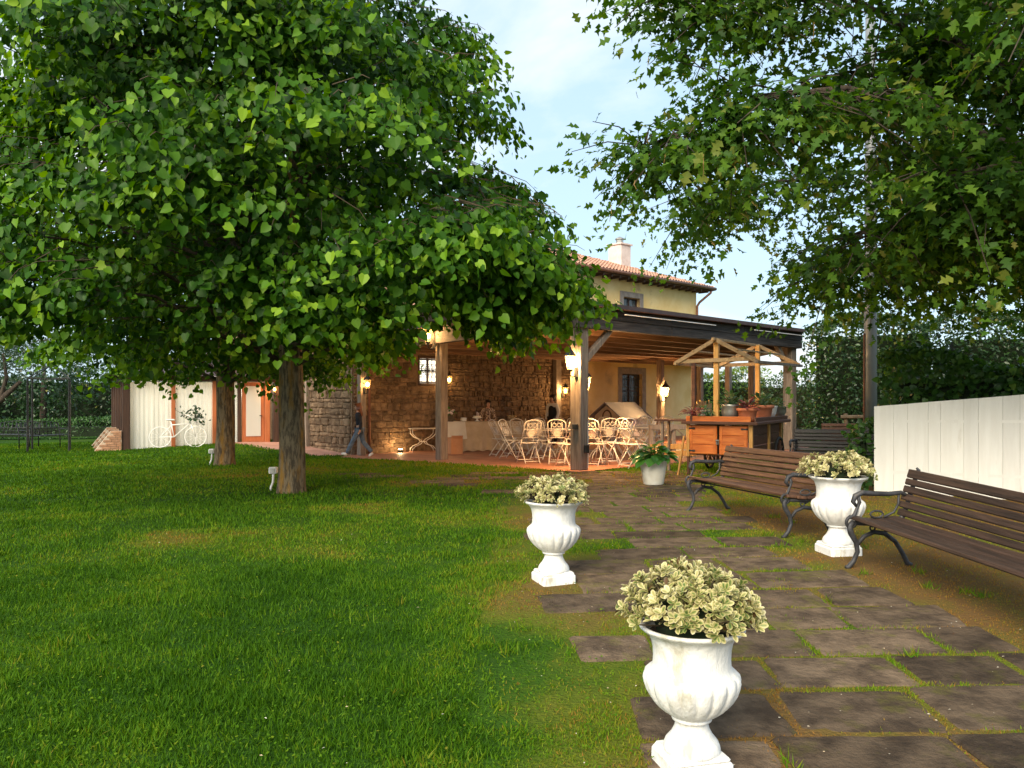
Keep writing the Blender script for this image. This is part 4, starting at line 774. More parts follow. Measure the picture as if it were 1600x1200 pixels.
# ------------------------------------------------------------------ hedges
def hedge(name, label, cat, line, w, h, dens, size, m, seed, lumpy=.15, core=(.012, .022, .008), trunks=0, z0=0., htop=None, leaf=OVAL, leaf_t=OVAL_T):
    """foliage over a run of ground, line: plan points; leaves sit on the skin and a little inside"""
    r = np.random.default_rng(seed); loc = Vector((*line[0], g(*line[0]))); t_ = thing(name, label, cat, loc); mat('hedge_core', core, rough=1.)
    segs = [(Vector((*line[i], 0)), Vector((*line[i + 1], 0))) for i in range(len(line) - 1)]; tot = sum((b_ - a).length for a, b_ in segs); P, NN = [], []; core_q = MB(); s0 = 0
    for a, b_ in segs:
        L_ = (b_ - a).length; d = (b_ - a) / L_; nn = Vector((-d.y, d.x, 0)); n = int(L_ * (2 * h + w) * dens)
        s = r.uniform(0, L_, n); pr = r.uniform(0, 2 * h + w, n); f = r.random(n)
        for i in range(n):
            hh = (h if htop is None else htop((s0 + s[i]) / tot)) * (1 + lumpy * (vnoise(s0 + s[i], 0, .9, seed) - .5)); ins = abs(r.normal(0, .10)) - .02; wob = lumpy * .9 * (vnoise(s0 + s[i], pr[i], .7, seed + 1) - .5)
            if pr[i] < h: z = pr[i] / h * hh; y = -w / 2 + ins - wob; nv = -nn
            elif pr[i] < h + w: z = hh - ins + wob; y = pr[i] - h - w / 2; nv = Vector((0, 0, 1))
            else: z = (pr[i] - h - w) / h * hh; y = w / 2 - ins + wob; nv = nn
            x = a + d * s[i] + nn * y; P.append((x.x - loc.x, x.y - loc.y, z0 + z + g(x.x, x.y) - loc.z)); NN.append(tuple(nv))
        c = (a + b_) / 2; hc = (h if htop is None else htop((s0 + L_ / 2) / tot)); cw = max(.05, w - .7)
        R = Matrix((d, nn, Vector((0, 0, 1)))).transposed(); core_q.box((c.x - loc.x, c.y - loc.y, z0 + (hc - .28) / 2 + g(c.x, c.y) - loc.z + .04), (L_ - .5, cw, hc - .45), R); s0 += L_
    P = np.array(P); NN = np.array(NN); n = len(P); tip = NN * .5 + r.normal(0, .6, (n, 3)) + np.array([0, 0, .15]); nr = NN + r.normal(0, .45, (n, 3)) + np.array([0, 0, .35])
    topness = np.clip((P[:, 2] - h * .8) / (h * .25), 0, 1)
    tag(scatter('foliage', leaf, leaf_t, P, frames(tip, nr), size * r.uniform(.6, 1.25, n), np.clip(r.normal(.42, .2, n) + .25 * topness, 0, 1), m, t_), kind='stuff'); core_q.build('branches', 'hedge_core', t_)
    for k in range(trunks):
        s = (k + .5) / trunks; a, b_ = segs[0]; p = a.lerp(b_, s) - loc; q = MB(); q.tube([(p.x + r.normal(0, .1), p.y - w / 2 - .1, -.05), (p.x, p.y - w / 2 - .05, .6), (p.x + r.normal(0, .1), p.y - w / 2 + .2, 1.2)], [.05, .04, .03], 6); q.build('stem', 'bark_dark', t_)
    return t_
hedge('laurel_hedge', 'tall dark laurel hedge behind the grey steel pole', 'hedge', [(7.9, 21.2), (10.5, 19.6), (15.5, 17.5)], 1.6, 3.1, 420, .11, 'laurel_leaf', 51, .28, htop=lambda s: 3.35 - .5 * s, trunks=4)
hedge('yellow_bush', 'yellow-green bush beyond the open end of the pergola', 'bush', [(8.8, 42), (13.5, 44)], 2.5, 2.9, 110, .15, 'bright_bush', 52, .5)  # the yellow-green is the bush's own leaf colour
hedge('laurel_hedge', 'far laurel hedge seen between the end posts of the pergola', 'hedge', [(9.2, 33.5), (11.2, 27)], 1.4, 2.3, 130, .12, 'laurel_leaf', 57, .4)
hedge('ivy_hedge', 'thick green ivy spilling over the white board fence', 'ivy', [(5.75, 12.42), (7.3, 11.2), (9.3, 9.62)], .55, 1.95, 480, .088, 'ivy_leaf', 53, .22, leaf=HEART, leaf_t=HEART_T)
hedge('ivy_clump', 'ivy climbing beside the end board of the white fence', 'ivy', [(5.22, 12.35), (5.5, 12.05)], .35, 1.1, 420, .07, 'ivy_leaf', 54, .4, leaf=HEART, leaf_t=HEART_T)
hedge('clipped_hedge', 'low clipped hedge behind the dark metal garden benches', 'hedge', [(-27, 33), (-15.9, 34.5)], 1.2, .85, 120, .10, 'box_hedge', 55, .06)
hedge('shrub_belt', 'tall dark belt of shrubs closing the lawn beyond the clipped hedge', 'shrubs', [(-38, 40), (-26, 45), (-14, 47)], 2.5, 3.0, 45, .24, 'laurel_leaf', 58, .5)
for i, (x, y, s) in enumerate(((-23.5, 40, 1.1), (-18.5, 41, 1.0), (-29, 38, 1.25), (-15.2, 43, .9))):
    tt = thing('evergreen_tree', ['dark round evergreen beyond the clipped hedge, tallest but one', 'dark evergreen beyond the clipped hedge, nearest the pavilion flank', 'tallest dark evergreen beyond the clipped hedge', 'smaller dark evergreen half hidden behind the pavilion roof'][i], 'tree', (x, y, g(x, y)), 0, 'evergreens beyond the hedge')
    q = MB(); q.tube([(0, 0, -.1), (.05, 0, 1.5), (0, .1, 4 * s)], [.2, .16, .05], 8); q.build('trunk', 'bark_dark', tt, smooth=True); r = np.random.default_rng(90 + i); n = 420; d = r.normal(0, 1, (n, 3)); d /= np.linalg.norm(d, axis=1, keepdims=True)
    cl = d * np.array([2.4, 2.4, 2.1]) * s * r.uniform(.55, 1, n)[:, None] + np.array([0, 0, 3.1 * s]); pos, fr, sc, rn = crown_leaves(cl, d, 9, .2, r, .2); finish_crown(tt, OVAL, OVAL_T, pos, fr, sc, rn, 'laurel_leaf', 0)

# ------------------------------------------------------------------ urns and their shrubs
UR = .215; UHT = .64
def urn(loc, label, s, rotz):
    t_ = thing('urn', label, 'urn', loc, rotz, 'white garden urns along the path'); R = UR * s; H = UHT * s
    q = MB(); q.cbox((0, 0, .055 * H), (1.26 * R, 1.26 * R, .13 * H), None, .012 * s, jit=.004); q.cbox((0, 0, .130 * H), (1.16 * R, 1.16 * R, .04 * H), None, .012); q.build('plinth', 'urn_white', t_)
    prof = [(.56, .145), (.575, .16), (.56, .185), (.53, .21), (.42, .255), (.35, .30), (.325, .335), (.34, .35), (.40, .358), (.41, .37), (.38, .38), (.46, .393), (.58, .42), (.70, .455), (.81, .50), (.895, .55), (.945, .60), (.962, .635), (.945, .668), (.885, .69), (.82, .705), (.785, .73), (.775, .78), (.785, .84), (.815, .89), (.865, .93), (.96, .955), (1.03, .97), (1.06, .982), (1.06, .993), (1.03, 1.), (.98, .998), (.92, .98), (.86, .93)]
    # denser in height so that the gadroons are round
    P = []
    for i in range(len(prof) - 1):
        for k in range(2): f = k / 2; P.append((prof[i][0] * (1 - f) + prof[i + 1][0] * f, prof[i][1] * (1 - f) + prof[i + 1][1] * f))
    P.append(prof[-1])
    def mod(z, a):
        f = z / H
        if .395 < f < .70:
            w = min(1, (f - .395) / .08) * min(1, (.70 - f) / .05); return 1 + w * (.075 * abs(math.cos(a * 9)) ** .6 - .05)
        return 1
    q = MB(); q.lathe([(r_ * R, z * H) for r_, z in P], 144, mod=mod); q.build('bowl', 'urn_white', t_, smooth=True)
    q = MB(); q.lathe([(.86 * R, .94 * H), (.001, .965 * H)], 24, capb=False); q.build('soil', 'soil', t_); return H
VLEAF = np.array([(0, 0, 0), (-.13, .3, .03), (-.27, .62, .06), (-.16, .9, .02), (0, 1, -.06), (.16, .9, .02), (.27, .62, .06), (.13, .3, .03), (0, .35, -.01), (0, .75, -.01)], float)
VLEAF_T = np.array([(0, 8, 1), (1, 8, 2), (2, 8, 9), (2, 9, 3), (3, 9, 4), (4, 9, 5), (5, 9, 6), (6, 9, 8), (6, 8, 7), (7, 8, 0)])
VV = np.array([-.25, .02, .04, .03, .03, .03, .04, .02, -.40, -.38])
def shrub(loc, label, rx, rz, nros, lsize, seed, nparts, warm=0.):
    r = np.random.default_rng(seed); t_ = thing('variegated_shrub', label, 'shrub', loc, 0, 'cream-edged shrubs in the urns')
    th = r.uniform(0, 2 * np.pi, nros); ph = np.arccos(r.uniform(.02, 1, nros)); rr = np.where(r.random(nros) < .74, r.uniform(.90, 1.05, nros), r.uniform(.5, .88, nros)) * (1 + .09 * np.sin(3 * th + seed) + .06 * np.sin(7 * th + 4 * ph))
    d = np.c_[np.sin(ph) * np.cos(th), np.sin(ph) * np.sin(th), np.cos(ph)]; c = d * rr[:, None] * np.array([rx, rx, rz]); low = r.random(nros) < .07; c[:, 2] = c[:, 2] * .88 + .15 * rz + np.where(low & (c[:, 2] < .3 * rz), -.22 * rz, 0)
    k = 9; N_ = nros * k; dd = np.repeat(d, k, 0) * .8 + np.array([0, 0, .42]) + np.repeat(r.normal(0, .25, (nros, 3)), k, 0); dd /= np.linalg.norm(dd, axis=1, keepdims=True); a = np.tile(np.arange(k) * 2.39996, nros) + np.repeat(r.uniform(0, 6.28, nros), k)
    u = np.cross(dd, np.array([.31, .47, .82])); u /= np.linalg.norm(u, axis=1, keepdims=True); v = np.cross(dd, u); ring = u * np.cos(a)[:, None] + v * np.sin(a)[:, None]; lift = np.tile(np.linspace(1.25, .15, k)[::-1], nros)
    tip = ring + dd * lift[:, None] + r.normal(0, .12, (N_, 3)); nr = dd * 1. - ring * (lift * .6)[:, None]; pos = np.repeat(c, k, 0) + dd * (lsize * .35 * lift)[:, None]
    sc = lsize * r.uniform(.65, 1.15, N_); rn = np.clip(np.repeat(r.normal(.80, .10, nros), k) + r.normal(0, .07, N_) - (r.random(N_) < .05) * .7 + warm, 0, 1)
    fr = frames(tip, nr); q = MB()
    for i in range(0, nros): p = Vector(c[i]); q.tube([(p.x * .15, p.y * .15, -.02), (p.x * .6, p.y * .6, p.z * .5), tuple(p)], [.005, .004, .003], 3, cap=False)
    tag(q.build('stems', 'twig', t_), kind='stuff'); q = MB(); q.ball((0, 0, .02), 1., 8, (rx * .62, rx * .62, rz * .6)); q.build('inner_foliage', 'hedge_core', t_)
    idx_ = np.argsort((pos + np.array(loc) - np.array([0, 0, CAMZ]))[:, 1] - .5 * pos[:, 2])[:nparts]; keep = np.ones(N_, bool); keep[idx_] = False
    tag(scatter('foliage', VLEAF, VLEAF_T, pos[keep], fr[keep], sc[keep], rn[keep], 'variegated', t_, VV), kind='stuff')
    if nparts: leaf_parts('leaf', VLEAF, VLEAF_T, pos[idx_], fr[idx_], sc[idx_], 'variegated', t_, 5, .62, .86, VV)
UA, UB, UC = Vector((.785, 3.49, 0)), Vector((.335, 6.42, 0)), Vector((2.98, 7.3, 0))
for p, s, lab, sl, rz, seed, npt, rx in ((UA, 1.0, 'white fluted urn on its own at the near end of the path', 'cream-edged leafy shrub in the near-end path urn, its rosettes loosest', .25, 61, 300, 1.22), (UB, 1.03, 'white fluted urn standing at the edge of the green lawn', 'cream-edged shrub in the urn at the lawn edge', .35, 62, 0, 1.20), (UC, 1.12, 'white urn between the two brown slatted benches', 'yellowest cream-edged shrub, in the urn between the benches', .15, 63, 0, 1.26)):
    p.z = g(p.x, p.y) - .012; H = urn(p, lab, s, rz, ); shrub(p + Vector((0, 0, H * .99)), sl, UR * s * rx, UR * s * (1.08 if seed == 61 else .78), 330 if seed == 61 else 230, .043 if seed == 61 else .040, seed, npt, .05 if seed == 63 else 0)
# ------------------------------------------------------------------ slatted benches with cast iron ends
def arc(cx, cz, r, a0, a1, n=8, y=0.): return [(y, cx + r * math.cos(a), cz + r * math.sin(a)) for a in np.linspace(a0, a1, n)]
def bench(A, B, label, wood='bench_wood', rear_gap=False):
    """A, B: where the two front feet stand; the back lies to the right of A->B seen from above"""
    A = Vector((*A, 0)); B = Vector((*B, 0)); d = B - A; L = d.length; rz = math.atan2(d.y, d.x); c = (A + B) / 2; z = (g(A.x, A.y) + g(B.x, B.y)) / 2; sl = math.atan2(g(B.x, B.y) - g(A.x, A.y), L)
    t_ = thing('garden_bench', label, 'bench', (c.x, c.y, z - .004), rz, 'slatted garden benches'); t_.rotation_euler = (0, -sl, rz)
    for k in range(4):       # seat slats, slightly dished
        y = .02 + k * .115; zz = .415 - .012 * math.sin(k / 3 * math.pi) + (.012 if k == 0 else 0); q = MB(); q.cbox((0, 0, 0), (L + .1, .105, .032), None, .008, jit=.003); o = q.build('seat_slat', wood, t_, (0, y, zz)); o.rotation_euler = (-.10 + .06 * k if k else -.14, random.uniform(-.004, .004), 0)
    ang = rad(16)
    for k in range(6):       # back slats
        s = .04 + k * .066; y = .43 + s * math.sin(ang) * (.7 + .5 * s); zz = .43 + s * math.cos(ang); q = MB(); q.cbox((0, 0, 0), (L + .1, .028, .057 if k < 5 else .072), None, .008, jit=.003); o = q.build('back_slat', wood, t_, (0, y, zz + (.006 if k == 5 else 0))); o.rotation_euler = (-ang - .1 * s, random.uniform(-.004, .004), 0)
    for sx in (-L / 2, L / 2):
        e = MB(); e.tube([(sx, .02, .385), (sx, .2, .375), (sx, .40, .39), (sx, .45, .44), (sx, .50, .60), (sx, .56, .78), (sx, .578, .825), (sx, .56, .84)], [.02, .02, .022, .022, .02, .018, .016, .01], 8); fr_ = e.build('end_frame', 'cast_iron', t_, smooth=True)
        lg = MB(); lg.tube([(sx, -.01, .40), (sx, -.045, .36), (sx, -.03, .30), (sx, .02, .22), (sx, .035, .14), (sx, .0, .06), (sx, -.045, .012), (sx, -.07, .014)], [.02, .026, .026, .022, .02, .02, .022, .016], 8); lg.build('leg', 'cast_iron', fr_, smooth=True)
        lg = MB(); lg.tube([(sx, .03, .20), (sx, .09, .27), (sx, .18, .305), (sx, .28, .29), (sx, .38, .22), (sx, .45, .12), (sx, .50, .03), (sx, .54, .012)], [.016, .018, .02, .02, .02, .02, .022, .018], 8); lg.build('leg', 'cast_iron', fr_, smooth=True)
        am = MB(); am.tube([(sx, .50, .60), (sx, .42, .635), (sx, .30, .625), (sx, .16, .632), (sx, .06, .64), (sx, -.0, .615), (sx, -.02, .565), (sx, .01, .53)], [.014, .018, .02, .022, .024, .024, .02, .014], 8); am.tube([(sx, .02, .625), (sx, .04, .56), (sx, .015, .50), (sx, .0, .46), (sx, -.02, .43)], [.014, .016, .014, .016, .02], 7)
        am.tube([(sx, -.03 + .045 * math.cos(a), .395 + .045 * math.sin(a)) for a in np.linspace(.8, 2 * math.pi + .2, 12)], .014, 7); am.tube([(sx, .20 + .06 * math.cos(a), .455 + .03 * math.sin(a)) for a in np.linspace(0, 2 * math.pi, 11)[:-1]], .009, 6, closed=True); am.tube([(sx, .27, .43), (sx, .36, .47), (sx, .40, .54), (sx, .40, .62)], .010, 6); am.build('armrest', 'cast_iron', fr_, smooth=True)
        sc = MB(); sc.tube([(sx, .17 + .035 * math.cos(a) * (1 - a / 14), .26 + .035 * math.sin(a) * (1 - a / 14) + .08) for a in np.linspace(0, 9, 16)], .008, 6); sc.build('scroll', 'cast_iron', fr_, smooth=True); sc = MB(); sc.tube([(sx, .30 + .03 * math.cos(a), .335 + .03 * math.sin(a)) for a in np.linspace(0, 2 * math.pi, 9)[:-1]], .007, 6, closed=True); sc.build('ring', 'cast_iron', fr_, smooth=True)
    q = MB(); q.bar((-L / 2, .22, .35), (L / 2, .22, .35), .03, .012); q.build('stretcher', 'cast_iron', t_); return t_
bench((2.29, 10.2), (2.80, 8.1), 'reddish brown slatted bench facing the path near the flower cart')
bench((2.87, 6.72), (3.19, 4.75), 'dark brown slatted bench set against the white board fence', 'bench_wood_dark')
bench((4.95, 14.2), (6.5, 13.2), 'black-stained slatted bench in the shade beside the steel pole', 'bench_black')
bench((6.6, 16.9), (8.3, 16.2), 'red-brown bench in front of the laurel hedge, mostly hidden')

# ------------------------------------------------------------------ white board fence
fa, fb = Vector((5.42, 11.95, 0)), Vector((8.6, 9.45, 0)); fd = (fb - fa).normalized(); FL = (fb - fa).length; fz = math.atan2(fd.y, fd.x)
fen = thing('board_fence', 'white painted fence of wide vertical boards', 'fence', (fa.x, fa.y, g(fa.x, fa.y)), fz)
x = 0.; k = 0; ws = [.27, .19, .27, .16, .29, .18, .29, .2, .26, .17, .28, .22, .25, .2, .27, .24, .2, .28]
while x < FL and k < len(ws):
    w = ws[k]; top = 1.27 + .092 * (x + w / 2) + random.uniform(-.002, .002); hb = (top + .12) / 2; wb = (w - .003) / 2; q = MB(); q.add([(-wb, -.011, -hb), (wb, -.011, -hb), (wb, .011, -hb), (-wb, .011, -hb), (-wb, -.011, hb - .046 * w), (wb, -.011, hb + .046 * w), (wb, .011, hb + .046 * w), (-wb, .011, hb - .046 * w)], [(3, 2, 1, 0), (4, 5, 6, 7), (0, 1, 5, 4), (1, 2, 6, 5), (2, 3, 7, 6), (3, 0, 4, 7)]); o = q.build('board', 'fence_white', fen, (x + w / 2, random.uniform(-.004, .004), (top - .12) / 2)); o.rotation_euler = (random.uniform(-.004, .004), 0, random.uniform(-.01, .01)); x += w; k += 1
for z in (.3, 1.05): q = MB(); q.bar((.02, .035, z), (FL, .035, z + .06), .09, .04); q.build('rail', 'fence_white', fen)
for x in (.15, 2.0, 3.8): q = MB(); q.cbox((x, .10, .6), (.09, .09, 1.3), None, .008); q.build('post', 'fence_white', fen)
# steel pole
pb = Vector((448 / 0.8 / F * 15.2, 15.2, 0)); pb.z = g(pb.x, pb.y)
pl = thing('steel_pole', 'tall grey steel pole rising through the oak branches', 'pole', pb); q = MB(); q.tube([(0, 0, -.1), (0, 0, 3), (0, 0, 6), (0, 0, 8.6)], [.125, .112, .10, .088], 18); q.build('shaft', 'pole_metal', pl, smooth=True); q = MB(); q.lathe([(.16, -.02), (.16, .05), (.14, .07)], 16); q.build('collar', 'pole_metal', pl); q = MB(); q.tube([(-.13, -.02, 0), (-.127, -.02, 2.6)], .018, 6); q.build('conduit', 'copper', pl); q = MB(); q.lathe([(.095, 8.6), (.07, 8.66), (.001, 8.7)], 14); q.build('cap', 'pole_metal', pl)
# rustic pole rail by the hedge
rr_ = thing('rustic_railing', 'rough pole railing at the foot of the laurel hedge', 'railing', (8.0, 19.2, g(8, 19.2))); q = MB(); q.tube([(-.1, 0, .92), (1.2, -.5, .95), (2.6, -1.0, .9)], .045, 7); q.build('rail', 'olive_board', rr_)
for x in (0., .45, 1.2, 2.4): q = MB(); q.tube([(x, -.38 * x, -.05), (x + .06, -.38 * x + .02, .5), (x + .02, -.38 * x, 1.0)], .05, 7); q.build('post', 'olive_board', rr_)

# ------------------------------------------------------------------ white pot with hosta
p = on_ground(1021, 757); hp = thing('flower_pot', 'tapered cream pot standing alone before the cart', 'pot', p); q = MB(); q.lathe([(.155, 0), (.165, .02), (.195, .2), (.222, .36), (.235, .37), (.24, .40), (.232, .415), (.21, .41), (.20, .37)], 32, mod=lambda z, a: 1 + (.02 * math.sin(8 * a) if z > .36 else 0)); q.build('body', 'pot_cream', hp, smooth=True); q = MB(); q.lathe([(.205, .375), (.001, .39)], 16, capb=False); q.build('soil', 'soil', hp)
def broadleaf(loc, label, nm, n, rx, h, size, m, seed, cat='plant', group=None, wid=1., up=.5):
    r = np.random.default_rng(seed); t_ = thing(nm, label, cat, loc, 0, group); a = np.arange(n) * 2.39996 + r.normal(0, .2, n); f = np.sqrt((np.arange(n) + .5) / n); tip = np.c_[np.cos(a), np.sin(a), up * 1.6 - f * (.9 + up * .6)] + r.normal(0, .15, (n, 3)); out = np.c_[np.cos(a), np.sin(a), np.zeros(n)]
    pos = out * (f * rx * .62)[:, None] + np.c_[np.zeros(n), np.zeros(n), h * (1 - .75 * f ** 2) * r.uniform(.6, 1., n)]; fr = frames(tip, np.c_[out[:, 0] * .6, out[:, 1] * .6, np.ones(n)]); fr[:, :, 0] *= wid; sc = size * r.uniform(.7, 1.2, n)
    nb = np.array([(0, 0, 0), (-.3, .3, .06), (-.33, .6, .03), (0, 1, -.18), (.33, .6, .03), (.3, .3, .06), (0, .5, -.03)], float); nt3 = np.array([(0, 6, 1), (1, 6, 2), (2, 6, 3), (3, 6, 4), (4, 6, 5), (5, 6, 0)])
    leaf_parts('leaf', nb, nt3, pos, fr, sc, m, t_, 4, .1, .9); q = MB()
    for i in range(n): q.tube([(0, 0, -.04), tuple(Vector(pos[i]) * .5 + Vector((0, 0, .03))), tuple(pos[i])], .004, 3, cap=False)
    q.build('stalks', m, t_); return t_
broadleaf(p + Vector((0, 0, .39)), 'leafy green hosta in the cream pot', 'hosta_plant', 78, .46, .25, .19, 'hosta', 71, wid=1.3, up=.42)

# ------------------------------------------------------------------ flower cart
CA = on_ground(1072, 738); CB = on_ground(1172, 740); cd = Vector((1.08, .12, 0)).normalized()
CT = Vector((3.18, 14.45, 0)); CT.z = g(CT.x, CT.y); crz = rad(-32)
cart = thing('flower_cart', 'orange wooden flower cart with gabled roof frame and spoked wheels', 'cart', CT, crz)
W_, LN = 1.12, 2.1     # width of the front, length going away; local x right, y away
Z0, Z1 = .38, .93
def cbx(nm, c, d, m, par=None, bev=.006): q = MB(); q.cbox((0, 0, 0), d, None, bev, jit=.002); return q.build(nm, m, par or cart, c)
for k in range(3):
    for s_, x in (('l', .0), ('r', .0)): pass
for dx, nm in ((.29, 'door'), (.83, 'door')):
    d_ = thing.__call__ if False else None
    o = cbx('door', (dx, .0, .66), (.50, .02, .52), 'cart_orange')
    for k in range(3): cbx('plank', (0, -.016, -.17 + k * .17), (.495, .02, .162), 'cart_orange', o)
    for k in (-1, 1): q = MB(); q.cbox((k * .21 * (-1 if dx < .5 else -1), -.03, 0), (.04, .012, .5), None, .003); q.build('batten', 'cart_orange', o)
    cbx('hinge', (-.2 if dx < .5 else .2, -.033, .20), (.12, .01, .035), 'dark_metal', o); cbx('hinge', (-.2 if dx < .5 else .2, -.033, -.20), (.12, .01, .035), 'dark_metal', o)
q = MB(); q.cbox((.56, -.05, .655), (.06, .03, .03), None, .005); q.tube([(.545, -.055, .63), (.545, -.06, .585), (.575, -.06, .585), (.575, -.055, .63)], .008, 6); q.build('padlock', 'zinc', cart)
cbx('corner_post', (.0, .03, .66), (.06, .06, .62), 'cart_yellow'); cbx('corner_post', (1.13, .03, .66), (.06, .06, .62), 'cart_yellow'); cbx('corner_post', (1.13, 1.2, .62), (.06, .06, .6), 'cart_yellow'); cbx('corner_post', (1.13, 2.1, .62), (.06, .06, .6), 'cart_yellow'); cbx('corner_post', (.0, 2.1, .62), (.06, .06, .6), 'cart_yellow')
for k in range(3): cbx('side_panel', (1.11, 1.06, .47 + k * .18), (.022, 2.04, .174), 'cart_dark'); cbx('side_panel', (.02, 1.06, .47 + k * .18), (.022, 2.04, .174), 'cart_dark')
cbx('counter_top', (.6, 1.1, .965), (1.36, 2.46, .05), 'cart_dark'); cbx('top_board', (.56, -.02, 1.03), (1.16, .03, .10), 'cart_orange'); cbx('top_board', (1.22, 1.1, 1.02), (.03, 2.3, .09), 'cart_dark'); cbx('floor_board', (.56, 1.06, .40), (1.1, 2.05, .04), 'cart_dark')
cbx('side_shelf', (-.42, .5, .99), (.66, .5, .035), 'cart_dark'); cbx('shelf_leg', (-.62, .34, .48), (.05, .05, .97), 'post_wood'); cbx('shelf_leg', (-.62, .68, .48), (.05, .05, .97), 'post_wood')
for x in (.0,): cbx('leg', (x + .0, .04, .17), (.045, .045, .42), 'cart_dark')
cbx('leg', (1.13, 2.06, .17), (.05, .05, .42), 'cart_dark')
q = MB(); q.bar((-.16, -.06, .0), (-.06, -.02, .72), .05, .03); q.build('shaft_prop', 'cart_yellow', cart)
def wheel(c, R, axis_x, nsp=10):
    rim = MB(); pt = lambda a, r_, o=0.: (c[0] + o, c[1] + r_ * math.cos(a), c[2] + r_ * math.sin(a)) if axis_x else (c[0] + r_ * math.cos(a), c[1] + o, c[2] + r_ * math.sin(a))
    rim.tube([pt(a, R - .025) for a in np.linspace(0, 2 * math.pi, 29)[:-1]], .026, 8, closed=True); w = rim.build('wheel', 'rubber', cart, smooth=True); h = MB(); h.tube([pt(0, 0, -.07), pt(0, 0, .07)], .05, 10); h.build('hub', 'dark_metal', w)
    for k in range(nsp): s_ = MB(); a = 2 * math.pi * k / nsp; s_.tube([pt(a, .03), pt(a, R - .03)], .013, 5); s_.build('spoke', 'cart_dark', w)
wheel((.56, .42, .24), .24, True); wheel((1.24, 1.55, .34), .34, True, 12); wheel((-.10, 1.55, .34), .34, True, 12)
q = MB(); q.tube([(.4, .42, .24), (.75, .42, .24)], .02, 6); q.tube([(-.15, 1.55, .34), (1.3, 1.55, .34)], .022, 6); q.build('axle', 'dark_metal', cart)
q = MB(); q.bar((.42, .42, .24), (.42, .42, .39), .04, .05); q.bar((.70, .42, .24), (.70, .42, .39), .04, .05); q.build('wheel_fork', 'cart_dark', cart)
# roof frame: posts carry a ridge, rafters and ties
cbx('roof_post', (.49, .12, 1.72), (.085, .085, 1.46), 'cart_yellow'); cbx('roof_post', (.72, 2.0, 1.72), (.085, .085, 1.46), 'cart_yellow'); cbx('roof_post', (-.08, .55, 1.52), (.07, .07, 1.06), 'cart_dark')
def rb(a, b_, w=.04, h=.07, m='cart_rafter', nm='rafter'): q = MB(); q.bar(a, b_, w, h, .004); q.build(nm, m, cart)
RX, RZ, EZ = .49, 2.44, 2.04
rb((-.24, .02, EZ), (RX, .02, RZ)); rb((RX + .02, .022, RZ), (1.24, .022, EZ)); rb((-.2, .05, EZ + .03), (1.2, .05, EZ + .05), nm='tie_beam', w=.04, h=.07)
rb((-.12, 2.05, EZ), (RX + .2, 2.05, RZ)); rb((RX + .22, 2.052, RZ), (1.5, 2.052, EZ)); rb((-.1, 2.08, EZ + .03), (1.45, 2.08, EZ + .05), nm='tie_beam', w=.04, h=.07)
rb((RX, -.1, RZ + .01), (RX + .2, 2.2, RZ + .01), .05, .05, nm='ridge'); rb((-.22, -.06, EZ - .01), (-.1, 2.2, EZ - .01), .05, .05, nm='purlin'); rb((1.24, -.06, EZ - .01), (1.5, 2.2, EZ - .01), .07, .05, 'post_wood', 'purlin'); rb((.9, -.02, 2.255), (1.14, 2.15, 2.255), .03, .03, nm='purlin'); rb((.1, -.02, 2.255), (.26, 2.15, 2.255), .03, .03, nm='purlin')
rb((.12, 1.0, EZ + .02), (.1, .1, EZ + .03), .035, .05)
# pots on the cart
def cp(x, y, z=.99): return CT + Matrix.Rotation(crz, 3, 'Z') @ Vector((x, y, z + .002))
def pot(loc, label, prof, m, group='pots on the cart'):
    t_ = thing('flower_pot', label, 'pot', loc, 0, group); q = MB(); prof = [(a_ * 1.2, b_ * 1.2) for a_, b_ in prof]; q.lathe(prof, 24); q.build('body', m, t_, smooth=True); z = prof[-1][1]; r_ = prof[-1][0]; q = MB(); q.lathe([(r_, z), (.001, z + .012)], 14, capb=False); q.build('soil', 'soil', t_); return t_
TP = lambda s: [(.105 * s, 0), (.12 * s, .03 * s), (.145 * s, .16 * s), (.165 * s, .165 * s), (.17 * s, .205 * s), (.155 * s, .207 * s), (.145 * s, .17 * s)]
pl_ = [(.15, .42, 'white', [(.06, 0), (.09, .08), (.105, .15), (.11, .155), (.095, .15), (.09, .12)], 'ceramic_white', 'small white pot beside the red succulents on the cart', 'succulent_green', 26, .13, .10, .085, 'grey-green succulent in the small white pot'),
    (.71, .22, 'zinc', [(.06, 0), (.1, .02), (.13, .14), (.12, .22), (.14, .25), (.13, .25), (.11, .22)], 'zinc', 'round metal pot between the cart roof post and the terracotta pot', 'succulent_green', 40, .2, .2, .12, 'spiky green succulent in the round metal pot'),
    (1.03, .16, 'tc', TP(.95), 'terracotta', 'terracotta pot at the front corner of the cart', 'succulent_red', 46, .2, .16, .11, 'bronze succulent in the terracotta corner pot'),
    (1.05, 1.0, 'tc2', TP(1.15), 'terracotta', 'larger rimmed terracotta pot midway along the cart', 'succulent_green', 50, .2, .2, .13, 'dark green tuft in the larger terracotta pot'),
    (1.0, 1.75, 'wh', [(.07, 0), (.11, .1), (.13, .2), (.14, .22), (.125, .22), (.11, .18)], 'ceramic_white', 'white glazed pot at the far end of the cart', 'succulent_green', 34, .16, .22, .13, 'thin-leaved succulent in the far white pot'),
    (1.1, 2.08, 'zn', [(.07, 0), (.12, .12), (.12, .2), (.13, .205), (.115, .205), (.11, .15)], 'zinc', 'dull zinc pot at the far corner of the cart', 'succulent_green', 28, .14, .16, .10, 'small succulent in the dull zinc pot')]
